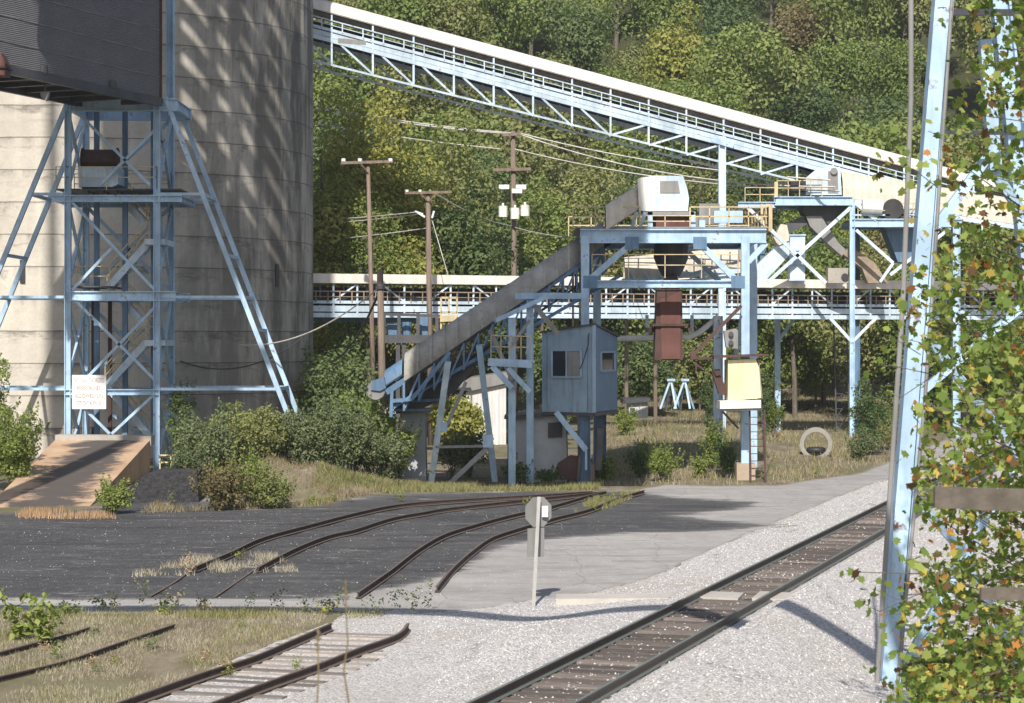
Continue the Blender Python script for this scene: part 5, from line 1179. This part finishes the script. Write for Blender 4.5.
for i, (px, yt, Y, rx, mat, lab) in enumerate(near):
    top = P(px, yt, Y).z; g0 = ground_z(P(px,0,Y).x, Y); hgt = top-g0; rz_ = min(hgt*.46, max(rx*1.0, hgt*.42)); cz = hgt-rz_*.92
    t = make_tree(300+i, rx, rz_, cz, int(8500+1200*rz_/4 if Y > 128 else 4500), .27 if Y > 128 else .22, 26, mat, tr=.2 if hgt > 8 else .08)
    place(t, (P(px,0,Y).x, Y, g0), 1, 0, lab, 'tree', 'trees behind the plant', 'broadleaf_tree')
# bushes
bush = [ # px
 (228, 486, 412, 26, 'f_bush', 'dense bush between the two leftmost big bushes'), (308, 488, 420, 24, 'f_bush', 'dense bush right of the splayed leg foot'), (352, 488, 402, 28, 'f_bush', 'dense bush just left of the cut off pole'), (190, 498, 450, 20, 'f_bush', 'low bush beside the black coal block'), (240, 504, 462, 24, 'f_weed', 'yellow green scrub in the middle of the spoil bank'), (388, 486, 430, 18, 'f_bush', 'small bush before the concrete pier'),
 (205, 492, 418, 34, 'f_bush', 'grey green bush in front of the silo, leftmost of the big bushes'), (250, 490, 408, 32, 'f_olive', 'tall grey green bush below the right splayed leg'),
 (288, 488, 412, 26, 'f_bush', 'bush at the foot of the splayed leg'), (330, 486, 398, 34, 'f_bush', 'broad bush left of the cut off pole'), (372, 484, 408, 30, 'f_green', 'bush around the foot of the cut off pole'),
 (400, 484, 424, 16, 'f_weed', 'light green bush right of the cut off pole'), (182, 470, 380, 14, 'f_dark', 'thin dark sapling beside the stair tower'),
 (12, 492, 405, 30, 'f_weed', 'bright leafy bush at the left edge beside the ramp'), (-15, 490, 350, 26, 'f_green', 'taller bush cut by the left edge of the picture'),
 (115, 514, 487, 14, 'f_weed', 'small green bush at the lower corner of the ramp'), (222, 510, 474, 26, 'f_brown', 'low scrub on the spoil bank'), (268, 508, 480, 22, 'f_olive', 'brown green scrub at the right of the spoil bank'),
 (452, 480, 440, 14, 'f_bush', 'scrub between the slanted conveyor legs'), (470, 478, 430, 16, 'f_bush', 'taller scrub between the slanted conveyor legs'), (516, 484, 466, 10, 'f_dark', 'dark creeper growing on the block shed'), (548, 484, 472, 9, 'f_dark', 'dark weeds at the shed front'),
 (606, 480, 462, 8, 'f_weed', 'small green weed bush right of the cabin post'), (640, 478, 455, 10, 'f_dark', 'dark low bush on the dry grass bank'), (663, 482, 452, 13, 'f_weed', 'bright green bush on the dry grass bank'), (648, 474, 448, 7, 'f_weed', 'small bright shoot on the dry grass bank'),
 (715, 470, 425, 12, 'f_weed', 'green bush left of the booth ladder'), (727, 478, 448, 9, 'f_dark', 'dark small bush beside the frame footing'), (700, 478, 460, 6, 'f_weed', 'tiny bush left of the frame footing'),
 (625, 440, 412, 10, 'f_weed', 'green shrub near the low white shed'), (710, 430, 375, 8, 'f_dark', 'dark conifer like shrub behind the booth'), (765, 430, 372, 9, 'f_dark', 'dark shrub right of the booth'), (775, 440, 400, 8, 'f_weed', 'light green shrub right of the booth'),
 (870, 455, 380, 18, 'f_dark', 'dark bush right of the ladder tower'), (892, 450, 400, 16, 'f_olive', 'olive bush left of the near tower'), (860, 462, 438, 12, 'f_bush', 'low bush on the grass right of the pipe ring'), (905, 462, 430, 14, 'f_brown', 'brown scrub by the road bend'), (560, 440, 400, 10, 'f_green', 'bush behind the block shed'),
]
for i, (px, yb, yt, hw, mat, lab) in enumerate(bush):
    g = G(px, yb); Y = g.y; Y = min(Y, 118); s_ = Y/F; gz = ground_z((px-512)*s_, Y); hh = max(.3, H-(yt-HZ)*s_-gz)*1.12; rx = hw*s_*1.15
    n_ = int(min(9000, 900+1500*rx*hh))
    t = bpy.data.objects.new('bush', None); col.objects.link(t)
    C, Nn, li, lc = crown_points(n_, rx, hh*.5, hh*.46, 22, 700+i, .12); C[:, 2] = np.abs(C[:, 2]); r_ = np.random.default_rng(i)
    ex = []
    for q_ in range(int(20+rx*26)):
        a_ = r_.uniform(0, 6.28); f_ = r_.uniform(.3, 1.05); zz = hh*r_.uniform(.5, .95)*(1.1-.45*f_); b0_ = np.array([math.cos(a_)*rx*f_, math.sin(a_)*rx*f_, zz]); dv = np.array([math.cos(a_)*.35*f_, math.sin(a_)*.35*f_, r_.uniform(.5, 1)])*r_.uniform(.3, 1.0)*min(1, hh)
        kk = 26; tt_ = r_.uniform(0, 1, kk)[:, None]; ex.append(b0_+dv*tt_+r_.normal(size=(kk, 3))*.07*(1.15-tt_))
    ex = np.concatenate(ex); nx = r_.normal(size=ex.shape); nx[:, 2] += .4; nx /= np.linalg.norm(nx, axis=1)[:, None]; C = np.concatenate([C, ex]); Nn = np.concatenate([Nn, nx]); n_ = len(C)
    leafcloud('foliage', C, Nn, (.075+.02*min(rx, 2))*r_.uniform(.6, 1.5, n_), r_.uniform(0, 1, n_), mat, t)
    mb = MB()
    for j in range(7): e = Vector(lc[j]); e.z += hh*.46; mb.tube([(0,0,-.1), e*.5, e], .03, 5, .01)
    mb.build('stem', 'bark', t)
    place(t, ((px-512)*s_, Y, gz), 1, 0, lab, 'bush', 'bushes and scrub', 'bush')

# grass
def blades(name, pts, h, wd, mat, lab, lean=.35, cat='grass'):
    pts = np.array(pts); k = len(pts); a_ = rng.uniform(0, 2*np.pi, k); hh = h*rng.uniform(.4, 1.3, k); d_ = np.stack([np.cos(a_), np.sin(a_), np.zeros(k)], 1)
    ln = rng.normal(size=(k, 3))*lean; ln[:, 2] = 0; V = np.zeros((k, 3, 3)); V[:, 0] = pts-d_*wd/2; V[:, 1] = pts+d_*wd/2; V[:, 2] = pts+ln*hh[:, None]; V[:, 2, 2] += hh
    me = bpy.data.meshes.new(name); me.vertices.add(k*3); me.vertices.foreach_set('co', V.ravel().astype(np.float32)); me.loops.add(k*3); me.loops.foreach_set('vertex_index', np.arange(k*3)); me.polygons.add(k); me.polygons.foreach_set('loop_start', np.arange(0, k*3, 3)); me.update()
    at = me.attributes.new('leafrnd', 'FLOAT', 'FACE'); at.data.foreach_set('value', rng.uniform(0, 1, k).astype(np.float32)); me.materials.append(M[mat])
    o = bpy.data.objects.new(name, me); col.objects.link(o); return tag(o, lab, cat, kind='stuff')
def scatter(n_, poly, dens=None):
    """poly in photo coordinates of the ground; returns ground points"""
    W = toworld(poly); xs = [p[0] for p in W]; ys = [p[1] for p in W]; X = rng.uniform(min(xs), max(xs), n_*3); Y = rng.uniform(min(ys), max(ys), n_*3)
    k = inpoly(X, Y, W); X = X[k][:n_]; Y = Y[k][:n_]; out = []
    for x, y_ in zip(X, Y):
        if dens is None or random.random() < dens(x, y_): out.append((x, y_, ground_z(x, y_)-.01))
    return out
cl = lambda f_, lo, hi: (lambda x, y_: max(0, min(1, (noise.noise((x*f_, y_*f_*.6, 9))+.5-lo)/(hi-lo))))
FG = [(-250,760),(-250,612),(330,611),(318,628),(262,648),(205,668),(80,720)]
blades('dry_grass', scatter(80000, FG, cl(.9, .15, .7)), .085, .014, 'g_straw', 'straw coloured dry grass covering the lower left foreground')
blades('green_grass', scatter(26000, FG, cl(.7, .40, .75)), .11, .016, 'g_green', 'greener grass tufts mixed into the lower left foreground')
blades('verge_grass', scatter(9000, [(-250,611),(440,611),(430,616),(330,620),(-250,617)], cl(.6, .35, .7)), .14, .02, 'g_green', 'green verge grass along the near edge of the road')
BK = [(590,486),(600,440),(640,408),(760,396),(900,398),(905,455),(880,468),(780,486)]
blades('field_grass', scatter(42000, BK, cl(.35, .2, .6)), .26, .05, 'g_field', 'tall brown dry grass between the loading frame and the pipe ring')
blades('field_green', scatter(14000, BK, cl(.3, .35, .65)), .30, .05, 'g_green', 'greener grass patches in the brown field behind the loading frame')
blades('yard_edge_grass', scatter(15000, [(300,510),(320,490),(430,487),(510,485),(600,484),(600,490),(430,493),(350,500)], cl(.5, .2, .6)), .22, .035, 'g_green', 'ragged grass along the far edge of the coal yard')
blades('spoil_grass', scatter(20000, [(140,514),(180,488),(420,480),(420,488),(330,506)], cl(.6, .3, .8)), .2, .03, 'g_field', 'dry grass on the spoil bank under the bushes')
blades('red_grass', scatter(2600, [(2,519),(30,512),(90,512),(118,519)], cl(.8, .35, .75)), .22, .03, 'g_red', 'strip of reddish dry grass at the foot of the ramp', .12)
blades('yard_tuft_grass', scatter(4500, [(130,578),(205,553),(275,556),(300,572)], cl(1.2, .42, .8)), .17, .02, 'g_straw', 'pale straw tuft patch at the end of the coal yard siding')
blades('siding_grass', scatter(3500, [(575,512),(598,497),(640,492),(630,500),(590,515)], cl(1.0, .4, .6)), .2, .03, 'g_green', 'thin grass growing between the siding rails behind the stop sign')
# loose stones on the ballast and road
def stones(name, pts, s0, s1, mat, lab):
    V = []; Fc = []
    for x, y_, z in pts:
        s = random.uniform(s0, s1); o = len(V); a_ = random.uniform(0, 6.28)
        for j in range(4): V.append((x+math.cos(a_+j*1.57)*s*random.uniform(.6,1), y_+math.sin(a_+j*1.57)*s*random.uniform(.6,1), z+random.uniform(0,.2)*s))
        V.append((x+random.uniform(-.2,.2)*s, y_, z+s*random.uniform(.7,1.1))); Fc += [(o+j, o+(j+1)%4, o+4) for j in range(4)]
    me = bpy.data.meshes.new(name); me.from_pydata(V, [], Fc); me.materials.append(mat); at = me.attributes.new('leafrnd', 'FLOAT', 'FACE'); at.data.foreach_set('value', np.repeat(rng.uniform(0, 1, len(pts)), 4).astype(np.float32))
    o = bpy.data.objects.new(name, me); col.objects.link(o); return tag(o, lab, 'stones', kind='stuff')
m, n, l, b = newmat('stone'); a_ = n.new('ShaderNodeAttribute'); a_.attribute_name = 'leafrnd'; l.new(ramp(n, l, a_.outputs['Fac'], [(0., (.17,.16,.155)), (.4, (.40,.385,.38)), (1., (.60,.585,.575))]), b.inputs['Base Color']); b.inputs['Roughness'].default_value = .9; M['stone'] = m
BP = [(400,760),(440,660),(415,640),(425,618),(560,602),(650,580),(720,547),(800,514),(880,480),(1040,480),(1100,760)]
def offtrack(x, y_): d_ = abs((x-(TX0+.79+TDX*y_))*.952); return 0 if d_ < 1.0 else 1
stones('ballast_stones', scatter(52000, BP, offtrack), .014, .034, M['stone'], 'loose pale ballast stones beside the main line')
def ontrack(x, y_): d_ = abs((x-(TX0+.79+TDX*y_))*.952); return .6 if d_ < 1.2 else 0
stones('track_stones', [(x, y_, .07) for x, y_, z in scatter(20000, BP, ontrack)], .015, .035, M['stone'], 'small pale stones scattered over the sleepers of the main line')
stones('siding_stones', scatter(2500, [(190,700),(262,660),(331,626),(345,612),(420,612),(408,630),(350,660),(300,700)]), .012, .026, M['stone'], 'pale stones between the rails of the near siding stub')
stones('road_grit', scatter(1400, [(0,600),(0,520),(500,505),(620,520),(640,560),(440,606)]), .012, .03, M['stone'], 'pale grit scattered over the coal dust')

# weeds
def weed(px, yb, h, sp, mat, lab, leaf=.07, n_=90, stems=5):
    g = G(px, yb); g.z = ground_z(g.x, g.y); r_ = np.random.default_rng(int(px*7+yb)); C = []; mb = MB()
    for s in range(stems):
        a_ = r_.uniform(0, 6.28); q = Vector((math.cos(a_)*sp*r_.uniform(.1,1), math.sin(a_)*sp*r_.uniform(.1,1), h*r_.uniform(.6,1))); mb.tube([(0,0,-.03), q*.5+Vector((0,0,.05*h)), q], .008, 4, .003)
        for k in range(n_//stems): f_ = r_.uniform(.15, 1); p = q*f_; C.append((p.x+r_.normal()*.05, p.y+r_.normal()*.05, p.z+r_.normal()*.03))
    C = np.array(C); Nn = r_.normal(size=C.shape); Nn[:, 2] = np.abs(Nn[:, 2])+.4; Nn /= np.linalg.norm(Nn, axis=1)[:, None]
    t = thing('weed', g, lab, 'weed', 'weeds along the road and tracks'); leafcloud('foliage', C, Nn, leaf*r_.uniform(.6,1.4,len(C)), r_.uniform(0,1,len(C)), mat, t); mb.build('stem', 'bark', t)
weed(22, 640, .9, .55, 'f_weed', 'leafy green weed rising at the lower left edge', .16, 150, 7); weed(44, 646, 1.0, .5, 'f_weed', 'broad leaved green weed right of the lower left one', .16, 150, 7); weed(-2, 600, .5, .3, 'f_weed', 'leaf tip cut by the left edge at the road', .14, 30)
for i, (x, y_, h_, mt, lab) in enumerate(((115,612,.6,'g_green','yellow flowered weed at the road edge'), (140,608,.8,'f_bush','thin grey weed standing on the coal yard edge'), (190,574,.6,'g_red','reddish dry weed beside the siding end'),
        (240,560,.35,'f_yellow','yellow green weed between the coal yard rails'), (395,612,.7,'f_bush','spiky green weed at the road edge by the siding stub'), (415,614,.55,'f_weed','small green weed left of the stop sign'), (428,612,.8,'f_bush','thin tall weed left of the stop sign'),
        (375,616,.5,'f_bush','low weed at the end of the siding stub'), (280,612,.5,'f_bush','dark weed on the verge above the dry grass'), (305,614,.4,'f_bush','low verge weed left of the siding stub'), (250,614,.5,'f_bush','grey verge weed in the middle of the grass edge'),
        (205,612,.35,'f_weed','small verge weed at the road'), (56,660,.35,'f_weed','bright low weed on the overgrown siding'), (150,650,.3,'f_bush','grey weed in the dry grass'), (592,512,.3,'f_weed','weed growing between rails behind the stop sign'),
        (527,506,.35,'f_weed','weed behind the stop sign'), (340,600,.3,'f_bush','tiny weed at the end of the road strip'), (610,505,.5,'f_weed','weed at the end of the wavy siding'))):
    weed(x, y_, h_, .25, mt, lab, .06, 70)
rw = random.Random(77)
for i in range(46):
    zone_ = i % 4
    if zone_ == 0: x, y_, h_, wh = rw.uniform(150, 420), rw.uniform(486, 508), rw.uniform(.3, .6), 'on the spoil bank edge'
    elif zone_ == 1: x, y_, h_, wh = rw.uniform(10, 300), rw.uniform(620, 676), rw.uniform(.15, .3), 'in the dry grass foreground'
    elif zone_ == 2: x, y_, h_, wh = rw.uniform(600, 860), rw.uniform(440, 480), rw.uniform(.35, .8), 'on the brown field'
    else: x, y_, h_, wh = rw.uniform(60, 440), rw.uniform(606, 616), rw.uniform(.2, .45), 'along the near road verge'
    mt = rw.choice(['f_weed', 'f_bush', 'g_field', 'g_red' if zone_ else 'f_weed', 'f_yellow']); nm_ = {'f_weed':'bright green','f_bush':'grey green','g_field':'brown dry','g_red':'reddish dry','f_yellow':'yellow green'}[mt]
    weed(x, y_, h_, .3 if zone_ != 1 else .15, mt, f'{nm_} weed {wh}', .07 if zone_ != 1 else .04, 80)
def drystalk(px, yt, yb, Y, lab):
    t = thing('dry_stalk', P(px, yb, Y), lab, 'weed', 'dry stalks close to the camera')
    ran = random.Random(px); pts = [P(px+ran.uniform(-3,3)*(i < 5 and i > 0), yb+(yt-yb)*i/6, Y) for i in range(7)]
    part('stem', 'g_field', lambda m: m.tube(pts, .007, 5, .003), t)
    part('seed_head', 'g_field', lambda m: [m.tube([p, p+Vector((ran.uniform(-.018,.018), 0, .02))], .004, 4) for p in [pts[-1].lerp(pts[-2], ran.random()) for _ in range(24)]], t)
drystalk(346, 582, 760, 12, 'tall brown dry stalk rising from the bottom edge over the siding stub'); drystalk(318, 632, 760, 12, 'shorter dry stalk left of the tall one')

# near sycamore: trunk outside the right edge, limbs reaching into the picture
def sycamore():
    Yt = 26.0; base = Vector((P(1150,0,Yt).x, Yt, 0)); t = thing('sycamore_tree', base, 'autumn sycamore branches with green, yellow and orange leaves at the right edge', 'tree')
    ran = random.Random(11); r_ = np.random.default_rng(11)
    mb = MB(); tp = [base+Vector((ran.uniform(-.2,.2)*i, ran.uniform(-.2,.2), i*2.2-.2)) for i in range(7)]; mb.tube(tp, .22, 10, .08)
    to = mb.build('trunk', 'bark_pale', t); bm_ = MB(); C = []; CL = []
    tgt = []
    def xlim(y_):
        pts = [(-80,985),(0,972),(60,965),(150,958),(220,935),(300,922),(400,924),(470,927),(540,930),(600,912),(700,906),(800,898)]
        for (a_, xa), (b2, xb) in zip(pts[:-1], pts[1:]):
            if a_ <= y_ <= b2: return xa+(xb-xa)*(y_-a_)/(b2-a_)
        return 890
    for i in range(330):
        y_ = ran.uniform(-70, 750); lo = xlim(y_); x = lo+ran.random()**.85*(1075-lo)
        if y_ < 270 and ran.random() < .62: continue
        tgt.append((x, y_, ran.uniform(22.5, 28.5)))
    tgt += [(886,392,25),(880,365,25),(887,335,25),(862,603,24.5),(853,572,24.5),(876,590,24.5),(900,165,25.5),(910,340,25)]
    for i, (x, y_, Y) in enumerate(tgt):
        e = P(x, y_, Y); zs = max(.3, e.z-ran.uniform(.2, 1.8)); k = min(max(zs/2.2, 0), 5.8); s0 = tp[int(k)].lerp(tp[int(k)+1], k-int(k))
        mid = s0.lerp(e, .5)+Vector((ran.uniform(-.2,.2), ran.uniform(-.3,.3), ran.uniform(.0,.35)))
        if i % 6 == 0: MB().tube([s0, mid, e], .022, 5, .005).build('branch', 'bark', t)
        else: bm_.tube([e+Vector((ran.uniform(.3,.8), ran.uniform(-.3,.3), ran.uniform(-.3,.3))), e.lerp(mid, .12), e], .006, 4, .003)
        small = x < 890
        for j in range(ran.randint(4, 6) if small else ran.randint(22, 36)):
            sp = .07 if small else .2; C.append((e.x+ran.gauss(0, sp), e.y+ran.gauss(0, sp*1.4), e.z+ran.gauss(0, sp))); CL.append(i)
    tag(bm_.build('twigs', 'bark', t), kind='stuff'); C = np.array(C); k = len(C)
    Nn = r_.normal(size=(k, 3)); Nn[:, 1] -= .25; Nn[:, 2] += .4; Nn /= np.linalg.norm(Nn, axis=1)[:, None]
    mi = r_.choice(5, k, p=[.56,.34,.04,.015,.045]); warm = r_.uniform(0, 1, 600) < .17; cw = warm[np.array(CL)]
    mi[cw] = r_.choice(5, int(cw.sum()), p=[.16,.26,.23,.20,.15])
    o = leafcloud('foliage', C-np.array(base), Nn, r_.uniform(.06, .15, k), r_.uniform(0, 1, k), ['l_green','l_lime','l_yellow','l_orange','l_brown'], t, 'maple', mi)
sycamore()
# ground bramble under the sycamore
def bramble(px, py, Y, rx, hh, seed, lab):
    x = P(px,0,Y).x; t = thing('bramble', (x, Y, ground_z(x, Y)), lab, 'bush', 'brambles near the right corner'); n_ = 1500
    C, Nn, li, lc = crown_points(n_, rx, hh*.5, hh*.45, 14, seed, .1); C[:, 2] = np.abs(C[:, 2]); r_ = np.random.default_rng(seed)
    leafcloud('foliage', C, Nn, r_.uniform(.05,.12,n_), r_.uniform(0,1,n_), ['l_green','l_lime','l_yellow','l_brown'], t, 'maple', r_.choice(4, n_, p=[.45,.35,.1,.1])); mb = MB()
    for j in range(6): e = Vector(lc[j]); e.z += hh*.45; mb.tube([(0,0,-.1), e*.5, e], .02, 5, .006)
    mb.build('stem', 'bark', t)
bramble(950, 690, 33, .75, 1.1, 1, 'low bramble at the bottom right beside the near tower'); bramble(1005, 680, 32.5, .8, 1.7, 2, 'taller bramble in the bottom right corner')

# the slightly hazy valley air
m = bpy.data.materials.new('haze'); m.use_nodes = True; n = m.node_tree.nodes; l = m.node_tree.links
n.remove(n['Principled BSDF']); pv = n.new('ShaderNodeVolumePrincipled'); pv.inputs['Density'].default_value = .00025; pv.inputs['Color'].default_value = (.86,.92,1,1); pv.inputs['Anisotropy'].default_value = .2
l.new(pv.outputs[0], n['Material Output'].inputs['Volume']); M['haze'] = m
hz = MB().box((0, 480, 74), (1500, 1100, 154)).build('haze', 'haze'); tag(hz, kind='stuff')
scn.render.engine = 'CYCLES'
for o in list(bpy.data.objects):
    if o.type == 'EMPTY' and o.name.startswith('tree') and 'label' not in o:
        for ch in list(o.children): bpy.data.objects.remove(ch)
        bpy.data.objects.remove(o)
